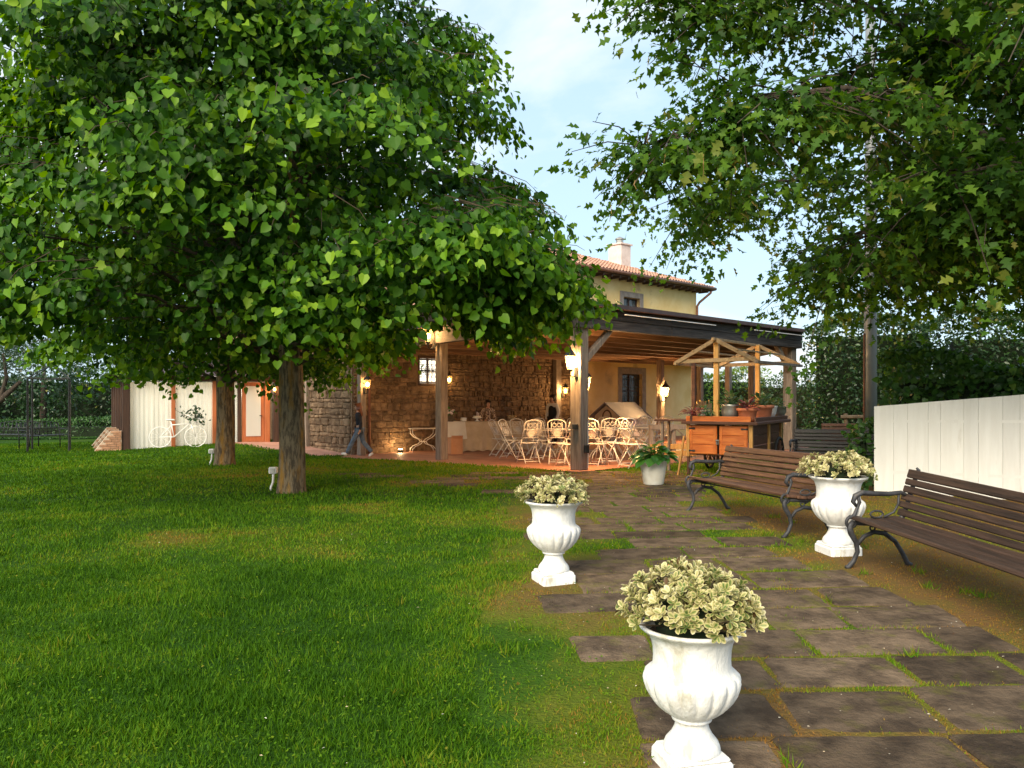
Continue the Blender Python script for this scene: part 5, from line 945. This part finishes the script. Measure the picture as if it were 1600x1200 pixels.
for i, (x, y, _, pr, m, lab, pm, n, rx, h, sz, plab) in enumerate(pl_):
    pot(cp(x, y), lab, pr, m); broadleaf(cp(x, y, .99 + pr[-1][1] * 1.2), plab, 'succulent', n, rx * 1.2, h * 1.15, sz * 1.2, pm, 80 + i, group='succulents on the cart', wid=.55, up=.95)
tr_ = thing('planter_trough', 'low dark trough of red succulents on the cart front', 'planter', cp(.2, .12)); q = MB(); q.cbox((0, 0, .05), (.42, .16, .1), None, .01); q.build('box', 'cart_dark', tr_)
broadleaf(cp(.08, .1, 1.09), 'dark red succulents in the trough on the cart front', 'succulent', 60, .34, .14, .10, 'succulent_red', 90, group='succulents on the cart', wid=.5, up=.7); broadleaf(cp(.34, .08, 1.09), 'pale green trailing succulent hanging by the yellow cart post', 'succulent', 40, .22, .12, .09, 'succulent_green', 91, group='succulents on the cart', wid=.5, up=.3)
ct = thing('cactus', 'slim upright cactus behind the round metal pot', 'cactus', cp(.80, .55)); q = MB(); q.lathe([(.07, 0), (.09, .12), (.08, .12)], 14); q.build('pot', 'terracotta', ct); q = MB(); q.tube([(0, 0, .1), (0, 0, .3), (.005, 0, .42), (0, 0, .47)], [.03, .034, .03, .008], 10); q.build('stem', 'succulent_green', ct, smooth=True)

# ------------------------------------------------------------------ folding iron chairs and tables
def tb(nm, par, paths, r_=.011, n=6, m='white_iron'):
    q = MB()
    for p in paths:
        cl_ = False
        if isinstance(p, tuple): p, cl_ = p
        q.tube(p, r_, n, closed=cl_)
    return q.build(nm, m, par, smooth=True)
def make_chair():
    t_ = thing('folding_chair', '', 'chair', (0, 0, 0), 0, 'white folding chairs on the terrace'); w = .20
    for s in (-1, 1):
        tb('leg', t_, [[(s * w, -.25, 0), (s * w, -.02, .36), (s * w, .10, .55)]], .012); tb('leg', t_, [[(s * (w - .025), .27, 0), (s * (w - .025), .0, .36), (s * (w - .025), -.19, .46)]], .012)
    arch = [(w * math.cos(a), .285 + .01 * math.sin(a), .90 + .09 * math.sin(a)) for a in np.linspace(0, math.pi, 11)]
    bf = tb('back_frame', t_, [[(w, .10, .55)] + arch + [(-w, .10, .55)]], .012); tb('back_rods', bf, [[(-w, .225, .78), (w, .225, .78)], [(-w, .115, .58), (w, .115, .58)]] + [[(x, .12, .59), (x, .225, .78), (x, .28, .93)] for x in (-.12, .12)] + [([(.1 * math.cos(a), .175 + .05 * math.sin(a), .685 + .085 * math.sin(a)) for a in np.linspace(0, 2 * math.pi, 15)[:-1]], True)] + [([(.045 * math.cos(a) + dx, .25 + .02 * math.sin(a), .865 + .045 * math.sin(a)) for a in np.linspace(0, 2 * math.pi, 9)[:-1]], True) for dx in (-.055, .055)], .008)
    q = MB(); q.add([(.082 * math.cos(a), .172 + .04 * math.sin(a), .683 + .07 * math.sin(a)) for a in np.linspace(0, 2 * math.pi, 17)[:-1]], [tuple(range(16))]); q.build('oval_plate', 'white_iron', bf)
    q = MB(); 
    for k in range(7): q.cbox((0, -.17 + k * .055, .462), (.39, .042, .012), None, .003)
    q.build('seat', 'white_iron', t_); tb('stretcher', t_, [[(-w, -.21, .06), (w, -.21, .06)]], .009); tb('stretcher', t_, [[(-w + .02, .235, .05), (w - .02, .235, .05)]], .009); return t_
chair = make_chair()
CH = [(783, 712, 120), (800, 716, 60), (826, 723, 200), (812, 709, 20), (846, 717, 150), (872, 724, 170), (890, 728, 210), (850, 706, 30), (868, 705, 340), (886, 709, 320), (902, 714, 260), (930, 727, 150), (948, 722, 190), (926, 707, 20), (945, 706, 350), (968, 726, 215), (990, 730, 120), (992, 709, 300), (1006, 713, 270), (1020, 709, 30), (1036, 707, 330), (838, 711, 90), (960, 713, 90)]
LAB = ['leftmost stacked-looking chair next to the buffet cloth']
for i, (px, py, a) in enumerate(CH):
    P = on_plane(px, py, lambda x, y: tz(x, y) + .012); lab = 'white folding iron chair ' + ('between the buffet cloth and the first round table' if px < 830 else 'around the round table nearest the buffet' if px < 905 else 'around the table behind the thick corner post' if px < 985 else 'around the table in front of the playhouse')
    if i == 0: chair.location = P; chair.rotation_euler = (0, 0, rad(a)); chair['label'] = lab
    else: dup(chair, P, rad(a), lab)
def iron_table(P, label, R=.5):
    t_ = thing('garden_table', label, 'table', P, 0); q = MB(); q.lathe([(R - .01, .70), (R, .705), (R, .725), (R - .01, .73), (.001, .73)], 32); q.build('table_top', 'white_iron', t_)
    for k in range(4):
        a = math.pi / 4 + k * math.pi / 2; c_, s_ = math.cos(a), math.sin(a); tb('leg', t_, [[(c_ * r_, s_ * r_, z) for r_, z in ((.40, .70), (.38, .60), (.28, .52), (.14, .42), (.09, .34), (.14, .25), (.26, .17), (.34, .08), (.36, .0))]], .014)
    tb('ring', t_, [([(.12 * math.cos(a), .12 * math.sin(a), .34) for a in np.linspace(0, 2 * math.pi, 13)[:-1]], True)], .010); return t_
fl = lambda x, y: tz(x, y) + .012
iron_table(on_plane(852, 714, fl), 'round white iron table ringed by chairs, nearest the buffet', .55); iron_table(on_plane(940, 716, fl), 'round white iron table behind the thick corner post', .55); iron_table(on_plane(1016, 711, fl), 'round white iron table in front of the playhouse and grilled window', .5)
# console table by the stone wall
P = on_plane(661, 706, fl); ctb = thing('console_table', 'white iron table with bowed crossing legs beside the tall post', 'table', P, rad(20)); q = MB(); q.cbox((0, 0, .745), (.85, .45, .03), None, .006); q.build('table_top', 'white_iron', ctb)
for s in (-1, 1):
    for t2 in (-.17, .17): tb('leg', ctb, [[(s * .38, t2, .73), (s * .37, t2, .58), (s * .26, t2, .47), (s * .12, t2, .40), (s * .05, t2, .33), (s * .12, t2, .25), (s * .28, t2, .19), (s * .37, t2, .1), (s * .39, t2, .0)]], .014)
tb('stretcher', ctb, [[(-.05, -.17, .33), (-.05, .17, .33)], [(.05, -.17, .33), (.05, .17, .33)]], .011)
# buffet with floor-length cloth
BA = on_plane(697, 707, fl); BD = Vector((.93, .37, 0)).normalized(); brz = math.atan2(BD.y, BD.x); BL, BW, BH = 3.3, .85, .93
buf = thing('buffet_table', 'long buffet table hidden under a floor-length beige cloth', 'table', BA, brz); q = MB(); q.box((BL / 2, BW / 2, BH - .03), (BL - .02, BW - .02, .04)); q.build('table_top', 'olive_board', buf)
for x in (.08, BL - .08):
    for y in (.08, BW - .08): q = MB(); q.tube([(x, y, 0), (x, y, BH - .05)], .02, 6); q.build('leg', 'dark_metal', buf)
def drape(x0, x1, y0, y1, zt, zb, m, nm, lab, par_loc, rz):
    o_ = thing(nm, lab, 'tablecloth', par_loc, rz); q = MB(); per = [(x0, y0), (x1, y0), (x1, y1), (x0, y1)]; top = []; low = []
    for i in range(4):
        a, b_ = Vector((*per[i], 0)), Vector((*per[(i + 1) % 4], 0)); n = max(6, int((b_ - a).length / .05)); d = (b_ - a).normalized(); nn = Vector((d.y, -d.x, 0))
        for k in range(n): p = a.lerp(b_, k / n); f = .03 * math.sin(k * .9 + i) + .02 * math.sin(k * .37); top.append(p + nn * .006); low.append(p + nn * (.05 + f))
    n = len(top); vs = [(p.x, p.y, zt) for p in top] + [(p.x * .5 + l.x * .5, p.y * .5 + l.y * .5, (zt + zb) / 2) for p, l in zip(top, low)] + [(l.x, l.y, zb + .015 * math.sin(i)) for i, l in enumerate(low)]
    q.add(vs, [(i, n + i, n + (i + 1) % n, (i + 1) % n) for i in range(n)] + [(n + i, 2 * n + i, 2 * n + (i + 1) % n, n + (i + 1) % n) for i in range(n)] + [tuple(range(n))]); q.build('cloth', m, o_, smooth=False); return o_
drape(-.01, BL + .01, -.01, BW + .01, BH + .004, .03, 'cloth_beige', 'tablecloth', 'beige cloth hanging in folds to the floor around the buffet', BA, brz)
drape(-.02, .6, -.03, BW + .03, BH + .010, .42, 'cloth_white', 'tablecloth', 'shorter white overcloth on the end of the buffet by the post', BA, brz)
bp_ = lambda x, y: BA + Matrix.Rotation(brz, 3, 'Z') @ Vector((x, y, BH + .012))
v = thing('flower_vase', 'glass vase of white and pink roses on the buffet end', 'vase', bp_(.25, .4)); q = MB(); q.cbox((0, 0, .10), (.22, .16, .2), None, .008); q.build('vase_body', 'olive_board', v)
for k in range(11): a = k * 2.4; q = MB(); q.ball((.09 * math.cos(a) * (k / 11) ** .5 * 1.5, .08 * math.sin(a), .30 + .05 * math.sin(k * 1.7)), .045, 6, (1, 1, .85)); q.build('rose', 'rose_white', v)
r = np.random.default_rng(8); n = 60; pos = r.normal(0, .07, (n, 3)) + np.array([0, 0, .25]); tag(scatter('greenery', OVAL, OVAL_T, pos, frames(r.normal(0, 1, (n, 3)), r.normal(0, 1, (n, 3))), np.full(n, .09), r.random(n), 'hosta', v), kind='stuff')
nb_ = tag(MB().cbox((0, 0, .06), (.16, .14, .12), None, .012).build('napkin_box', 'ceramic_white', None, bp_(.68, .35), brz), 'small white box standing on the buffet beside the roses', 'box')
ck = thing('cake_stand', 'white pedestal dish with little candles on the buffet', 'cake stand', bp_(1.15, .4)); q = MB(); q.lathe([(.09, 0), (.03, .03), (.03, .08), (.15, .1), (.16, .115), (.001, .115)], 18); q.build('stand', 'ceramic_white', ck, smooth=True); q = MB(); q.lathe([(.12, .116), (.12, .17), (.001, .172)], 18); q.build('cake', 'cloth_white', ck); q = MB(); q.tube([(0, 0, .17), (0, 0, .30)], .012, 6); q.tube([(.05, 0, .17), (.05, 0, .27)], .01, 6); q.build('candles', 'rose_white', ck)
gl = thing('glass_bowl', 'greenish glass bowl on the buffet near the waiter', 'bowl', bp_(2.35, .4)); q = MB(); q.lathe([(.07, 0), (.03, .02), (.13, .08), (.16, .18), (.15, .18), (.1, .08)], 18); q.build('bowl', 'lamp_glass', gl, smooth=True)
cb = on_plane(711, 709, fl); bx_ = thing('cardboard_box', 'open brown cardboard box on the floor before the buffet', 'box', cb, brz); q = MB()
for c, d in (((0, -.17, .24), (.36, .012, .48)), ((0, .17, .24), (.36, .012, .48)), ((-.174, 0, .24), (.012, .326, .48)), ((.174, 0, .24), (.012, .326, .48)), ((0, 0, .006), (.33, .32, .01))): q.box(c, d)
q.build('carton', 'cardboard', bx_); q = MB(); q.box((0, -.20, .50), (.35, .008, .1), Matrix.Rotation(.5, 3, 'X')); q.build('flap', 'cardboard', bx_)
# playhouse, bamboo screen
PHo = hw(9.9, -2.6); PHo.z = fl(PHo.x, PHo.y); ph = thing('playhouse', 'small cream plastic playhouse with grey roof under the pergola', 'playhouse', PHo, TH); q = MB(); q.cbox((0, 0, .5), (1.5, 1.2, 1.0), None, .02); q.add([(-.75, -.6, 1.0), (.75, -.6, 1.0), (.75, .6, 1.0), (-.75, .6, 1.0), (-.75, 0, 1.42), (.75, 0, 1.42)], [(0, 4, 3), (1, 2, 5)]); q.build('wall', 'play_plastic', ph)
q = MB(); 
for s in (-1, 1): q.add([(-.9, s * .8, .93), (.9, s * .8, .93), (.9, 0, 1.5), (-.9, 0, 1.5), (-.9, s * .8, .89), (.9, s * .8, .89), (.9, 0, 1.45), (-.9, 0, 1.45)], [(0, 1, 2, 3), (7, 6, 5, 4), (0, 4, 5, 1), (0, 3, 7, 4), (1, 5, 6, 2)])
q.build('roof', 'play_roof', ph); q = MB(); q.box((.25, -.61, .55), (.7, .03, .7)); q.build('shutter', 'play_shutter', ph); q = MB(); q.tube([(-.76, .2 * math.cos(a), .95 + .26 * math.sin(a)) for a in np.linspace(0, 2 * math.pi, 13)[:-1]], .025, 6, closed=True); q.tube([(-.4 + .16 * math.cos(a), -.62, .62 + .2 * math.sin(a)) for a in np.linspace(0, 2 * math.pi, 13)[:-1]], .022, 6, closed=True); q.build('window_ring', 'cart_dark', ph)
b0 = hw(12.4, -4.2); b0.z = fl(b0.x, b0.y); bs = thing('bamboo_screen', 'upright bamboo cane screen beside the grilled window post', 'screen', b0, TH)
for k in range(16): q = MB(); q.tube([(k * .075, random.uniform(-.01, .01), 0), (k * .075 + random.uniform(-.01, .01), 0, 1.35 + random.uniform(-.1, .2))], .03, 7); q.build('cane', 'bamboo', bs, smooth=True)
q = MB(); q.box((.56, -.04, .5), (1.2, .03, .04)); q.box((.56, -.04, 1.1), (1.2, .03, .04)); q.build('rail', 'bamboo', bs)
wb = on_plane(1052, 716, fl); wf = thing('timber_planter', 'low rough timber railing box between chairs and cart', 'railing', wb, rad(10))
for x in (-.55, .0, .5): q = MB(); q.cbox((x, 0, .4), (.1, .1, .8), None, .01); q.build('post', 'post_wood', wf)
for z in (.12, .28, .74): q = MB(); q.cbox((-.02, -.06, z), (1.15, .03, .12), None, .006); q.build('plank', 'cart_yellow' if z < .5 else 'post_wood', wf)
q = MB(); q.bar((-.5, -.085, .34), (-.05, -.085, .7), .06, .02); q.bar((.45, -.085, .34), (.05, -.085, .7), .06, .02); q.build('cross_brace', 'post_wood', wf)

# ------------------------------------------------------------------ small things on the lawn
def garden_socket(px, py, label):
    P = on_ground(px, py); t_ = thing('garden_lamp_post', label, 'outdoor lamp', P); q = MB(); q.tube([(-.045, 0, -.03), (-.035, 0, .06), (-.005, 0, .13), (0, 0, .22), (0, 0, .27)], .018, 8); q.build('stem', 'light_grey_plastic', t_, smooth=True); q = MB(); q.cbox((0, 0, .315), (.12, .1, .1), None, .012); q.build('box', 'light_grey_plastic', t_); q = MB(); q.cbox((0, -.052, .315), (.085, .012, .065), None, .004); q.build('cover', 'zinc', t_)
garden_socket(427, 767, 'small white box on a bent stem by the lichened trunk'); garden_socket(331, 727, 'small white box on a stem by the farther linden trunk')
def metal_bench(P, rz, label):
    t_ = thing('metal_bench', label, 'bench', P, rz, 'dark metal benches by the hedge'); L = 1.5
    for s in (-1, 1): tb('leg', t_, [[(s * L / 2, -.2, 0), (s * L / 2, -.2, .62), (s * L / 2, .2, .62)], [(s * L / 2, .2, 0), (s * L / 2, .22, .5), (s * L / 2, .3, .82)]], .018, m='dark_metal')
    tb('back', t_, [[(-L / 2, .3, .82), (-L / 4, .31, .88), (0, .31, .9), (L / 4, .31, .88), (L / 2, .3, .82)], [(-L / 2, .26, .66), (L / 2, .26, .66)], [(-L / 2, .24, .55), (L / 2, .24, .55)]] + [[(x, .22, .45), (x, .30, .86)] for x in np.linspace(-.6, .6, 9)], .012, m='dark_metal'); q = MB()
    for k in range(5): q.cbox((0, -.18 + k * .09, .44), (L, .07, .02), None, .004)
    q.build('seat', 'dark_metal', t_)
P = on_ground(22, 699); metal_bench(P, rad(-8), 'dark metal bench with arched back at the far hedge'); P = on_ground(70, 701); metal_bench(P, rad(70), 'dark metal bench turned sideways beside the slim posts')
gz = on_ground(108, 706); ga = thing('metal_arbour', 'slim dark metal arbour of four thin posts', 'arbour', gz, rad(20))
for x, y in ((0, 0), (-1.15, .2), (-.2, 1.4), (-1.3, 1.6)): q = MB(); q.tube([(x, y, -.05), (x, y, 2.25)], .032, 7); q.build('post', 'dark_metal', ga)
q = MB(); q.tube([(0, 0, 2.25), (-1.15, .2, 2.25), (-1.3, 1.6, 2.25), (-.2, 1.4, 2.25)], .025, 6, closed=True); q.tube([(0, 0, 2.25), (-.6, .8, 2.7), (-1.3, 1.6, 2.25)], .02, 6); q.tube([(-1.15, .2, 2.25), (-.6, .8, 2.7), (-.2, 1.4, 2.25)], .02, 6); q.build('roof_ring', 'dark_metal', ga)
# white bicycle planter
P = on_ground(278, 699.5); by = thing('bicycle', 'white painted bicycle planter leaning before the curtains', 'bicycle', P, rad(16)); by.rotation_euler = (rad(-6), 0, rad(16))
for x in (-.52, .52):
    w = MB(); w.tube([(x + .32 * math.cos(a), 0, .34 + .32 * math.sin(a)) for a in np.linspace(0, 2 * math.pi, 25)[:-1]], .016, 6, closed=True); wo_ = w.build('wheel', 'ceramic_white', by, smooth=True); sp = MB()
    for k in range(12): a = k * math.pi / 6; sp.tube([(x, 0, .34), (x + .31 * math.cos(a), 0, .34 + .31 * math.sin(a))], .005, 3)
    sp.build('spokes', 'ceramic_white', wo_)
tb('frame', by, [[(-.52, 0, .34), (-.12, 0, .34), (.36, 0, .78), (.40, 0, .92)], [(-.12, 0, .34), (-.22, 0, .85)], [(-.19, 0, .72), (.36, 0, .76)], [(-.52, 0, .34), (-.19, 0, .72)], [(.52, 0, .34), (.36, 0, .78)]], .018, m='ceramic_white'); tb('handlebar', by, [[(.30, -.25, 1.0), (.40, -.18, .98), (.40, .18, .98), (.30, .25, 1.0)], [(.40, 0, .9), (.40, 0, .98)]], .014, m='ceramic_white'); q = MB(); q.cbox((-.23, 0, .88), (.26, .14, .05), None, .02); q.build('saddle', 'ceramic_white', by); tb('basket', by, [([(.62 + .16 * math.cos(a), .14 * math.sin(a), z) for a in np.linspace(0, 2 * math.pi, 11)[:-1]], True) for z in (.74, .82, .92)] + [[(.62 + .16 * math.cos(a), .14 * math.sin(a), .74), (.62 + .16 * math.cos(a), .14 * math.sin(a), .92)] for a in np.linspace(0, 2 * math.pi, 9)], .007, m='ceramic_white')
r = np.random.default_rng(14); n = 90; Rm = Matrix.Rotation(rad(16), 3, 'Z'); bl = P + Rm @ Vector((.30, 0, .95)); bq = thing('basket_plant', 'dark leafy plant filling the bicycle basket', 'plant', bl); pos = r.normal(0, 1, (n, 3)) * np.array([.2, .1, .14]) + np.array([.2, 0, .06]); tag(scatter('foliage', OVAL, OVAL_T, pos, frames(r.normal(0, 1, (n, 3)), r.normal(0, 1, (n, 3))), r.uniform(.08, .16, n), r.random(n) * .4, 'laurel_leaf', bq), kind='stuff'); q = MB()
for k in range(6): q.tube([(.25, 0, -.12), tuple(pos[k])], .006, 4)
q.build('stems', 'twig', bq)

# ------------------------------------------------------------------ people
def skin(name, verts, edges, radii, m, parent, sub=2, roots=(0,)):
    me = bpy.data.meshes.new(name); me.from_pydata(verts, edges, []); o = bpy.data.objects.new(name, me); C.objects.link(o); o.parent = parent; me.materials.append(MATS[m])
    md = o.modifiers.new('skin', 'SKIN'); md.use_smooth_shade = True
    if not me.skin_vertices: me.attributes
    for i, r_ in enumerate(radii): v_ = me.skin_vertices[0].data[i]; v_.radius = (r_, r_) if not isinstance(r_, tuple) else r_; v_.use_root = i in roots
    sb_ = o.modifiers.new('subdivision', 'SUBSURF'); sb_.levels = sub; sb_.render_levels = sub; return o
def chain(D, names): return [(D[a], D[b_]) for a, b_ in zip(names, names[1:])]
def figure(t_, J, h, top, bottom, shoe, hair, hair_long, vest=None, skirt=False):
    """J: joints of a body 1.7 tall; everything is scaled by h"""
    k = h / 1.7; names = list(J); V = [tuple(c * k for c in J[n_]) for n_ in names]; D = {n_: i for i, n_ in enumerate(names)}
    R0 = dict(pelvis=(.115, .095), waist=(.10, .085), chest=(.125, .09), collar=(.075, .06), neck=(.045, .048), jaw=(.062, .06), skull=(.082, .088), crown=(.06, .065), nose=.014, shL=.055, elL=.038, wrL=.026, haL=.03, shR=.055, elR=.038, wrR=.026, haR=.03, hipL=.085, knL=.055, anL=.038, toL=.03, hipR=.085, knR=.055, anR=.038, toR=.03)
    E = chain(D, ['pelvis', 'waist', 'chest', 'collar', 'neck', 'jaw', 'skull', 'crown']) + [(D['skull'], D['nose'])]
    for s in 'LR': E += chain(D, ['collar', 'sh' + s, 'el' + s, 'wr' + s, 'ha' + s]) + chain(D, ['pelvis', 'hip' + s, 'kn' + s, 'an' + s, 'to' + s])
    R = [R0[n_] for n_ in names]; R = [tuple(c * k for c in r_) if isinstance(r_, tuple) else r_ * k for r_ in R]; roots = [0]
    for s in 'LR':      # five fingers on each hand
        a = Vector(J['wr' + s]); b_ = Vector(J['ha' + s]); d = (b_ - a).normalized(); sd_ = d.cross(Vector((0, 1, 0))); sd_ = sd_.normalized() if sd_.length > .1 else Vector((1, 0, 0))
        for f in range(5):
            o0 = b_ + sd_ * (.012 * (f - 1.8)); L_ = (.05, .07, .078, .07, .055)[f]; dd = d if f else (d * .6 + sd_ * -.9).normalized(); o0 = o0 if f else a.lerp(b_, .5) - sd_ * .02; i = len(V)
            for q_ in (0, .5, 1.): p_ = o0 + dd * L_ * q_ + Vector((.012, 0, 0)) * q_ * q_; V.append(tuple(p_ * k)); R.append(.0085 * k)
            E += [(i, i + 1), (i + 1, i + 2)]; roots.append(i)
    skin('body', V, E, R, 'skin', t_, 1, roots)
    def sub(nm, parts, m, grow, ed, over={}):
        V2 = [tuple(c * k for c in J[p_]) for p_ in parts]; D2 = {p_: i for i, p_ in enumerate(parts)}; R2 = []
        for p_ in parts:
            r_ = over.get(p_, R0[p_]); R2.append(tuple((c + grow) * k for c in r_) if isinstance(r_, tuple) else (r_ + grow) * k)
        return skin(nm, V2, [e for c in ed for e in chain(D2, c)], R2, m, t_, 2)
    sub('trousers' if not skirt else 'skirt', ['pelvis', 'hipL', 'knL', 'anL', 'hipR', 'knR', 'anR'], bottom, .018, [['pelvis', 'hipL', 'knL', 'anL'], ['pelvis', 'hipR', 'knR', 'anR']], dict(anL=.05, anR=.05, knL=.06, knR=.06))
    sub('shirt' if vest else 'jacket', ['pelvis', 'waist', 'chest', 'collar', 'shL', 'elL', 'wrL', 'shR', 'elR', 'wrR'], top, .020, [['pelvis', 'waist', 'chest', 'collar'], ['collar', 'shL', 'elL', 'wrL'], ['collar', 'shR', 'elR', 'wrR']])
    if vest: sub('vest', ['pelvis', 'waist', 'chest', 'collar'], vest, .060, [['pelvis', 'waist', 'chest', 'collar']], dict(collar=(.05, .035)))
    for s in 'LR':
        a, b_ = Vector(J['an' + s]), Vector(J['to' + s]); V2 = [a - Vector((.03, 0, .02)), b_, b_ + (b_ - a).normalized() * .05]; skin('shoe', [tuple(p_ * k) for p_ in V2], [(0, 1), (1, 2)], [.055 * k, .048 * k, .03 * k], shoe, t_, 1)
    sk, cr_, nk = Vector(J['skull']), Vector(J['crown']), Vector(J['neck']); fwd = (Vector(J['nose']) - sk); fwd.z = 0; fwd.normalize(); b0 = sk - fwd * .035 + Vector((0, 0, .03)); V2 = [b0, cr_ - fwd * .02 + Vector((0, 0, .012)), sk - fwd * .07 - Vector((0, 0, .04))]; R2 = [.098, .07, .07]
    if hair_long: V2 += [nk - fwd * .10 - Vector((0, 0, .02)), nk - fwd * .13 - Vector((0, 0, .16))]; R2 += [.065, .03]
    skin('hair', [tuple(p_ * k) for p_ in V2], [(1, 0), (0, 2)] + ([(2, 3), (3, 4)] if hair_long else []), [r_ * k for r_ in R2], hair, t_, 1)
    for s in (-1, 1): # eyes
        q = MB(); lat = Vector((-fwd.y, fwd.x, 0)); e_ = (sk + fwd * .083 + lat * s * .032 + Vector((0, 0, .012))) * k; q.ball(tuple(e_), .011 * k, 6); q.build('eye', 'hair_dark', t_)
# local frame: +x forward
WALK = dict(pelvis=(0, 0, .90), waist=(.01, 0, 1.06), chest=(.03, 0, 1.25), collar=(.035, 0, 1.39), neck=(.045, 0, 1.47), jaw=(.075, 0, 1.53), skull=(.065, 0, 1.60), crown=(.06, 0, 1.66), nose=(.17, 0, 1.585), shL=(.035, .17, 1.36), elL=(-.10, .20, 1.10), wrL=(-.07, .21, .87), haL=(-.05, .21, .80), shR=(.035, -.17, 1.36), elR=(.03, -.21, 1.10), wrR=(.17, -.20, .90), haR=(.21, -.19, .84),
    hipL=(0, .09, .86), knL=(.20, .09, .50), anL=(.40, .09, .10), toL=(.53, .09, .10), hipR=(0, -.09, .86), knR=(-.10, -.09, .47), anR=(-.40, -.09, .14), toR=(-.31, -.09, .035))
STAND = dict(pelvis=(0, 0, .94), waist=(.0, 0, 1.10), chest=(.01, 0, 1.28), collar=(.01, 0, 1.41), neck=(.02, 0, 1.49), jaw=(.05, 0, 1.55), skull=(.04, 0, 1.62), crown=(.035, 0, 1.68), nose=(.145, 0, 1.605), shL=(.01, .18, 1.39), elL=(-.02, .24, 1.13), wrL=(.10, .22, .92), haL=(.16, .20, .88), shR=(.01, -.18, 1.39), elR=(-.03, -.25, 1.12), wrR=(.03, -.25, .88), haR=(.05, -.25, .81),
    hipL=(0, .10, .90), knL=(.01, .11, .49), anL=(-.01, .11, .09), toL=(.12, .12, .04), hipR=(0, -.10, .90), knR=(.01, -.11, .49), anR=(-.01, -.11, .09), toR=(.12, -.12, .04))
gp = Vector((-4.42, 23.15, 0)); gp.z = max(float(GZ(gp.x, gp.y)), tz(gp.x, gp.y) + .012 if inside(TERR2, gp.x, gp.y) else -9); girl = thing('person', 'person in dark blazer, jeans and white sneakers striding past the stone wall', 'person', gp, rad(176)); figure(girl, WALK, 1.52, 'jacket_navy', 'jeans', 'sneaker', 'hair_auburn', True)
wp = hw(7.7, -1.25); wp.z = fl(wp.x, wp.y); wt = thing('person', 'waiter in white shirt and black vest standing behind the buffet', 'person', wp, rad(235)); figure(wt, STAND, 1.76, 'shirt_white', 'trousers_black', 'rubber', 'hair_dark', False, 'vest_black')
sp_ = BA + Matrix.Rotation(brz, 3, 'Z') @ Vector((1.85, BW + .45, 0)); sp_.z = fl(sp_.x, sp_.y); wm = thing('person', 'person with tied dark hair and patterned top behind the buffet', 'person', sp_, rad(280)); figure(wm, STAND, 1.58, 'top_pattern', 'trousers_black', 'rubber', 'hair_dark', False)
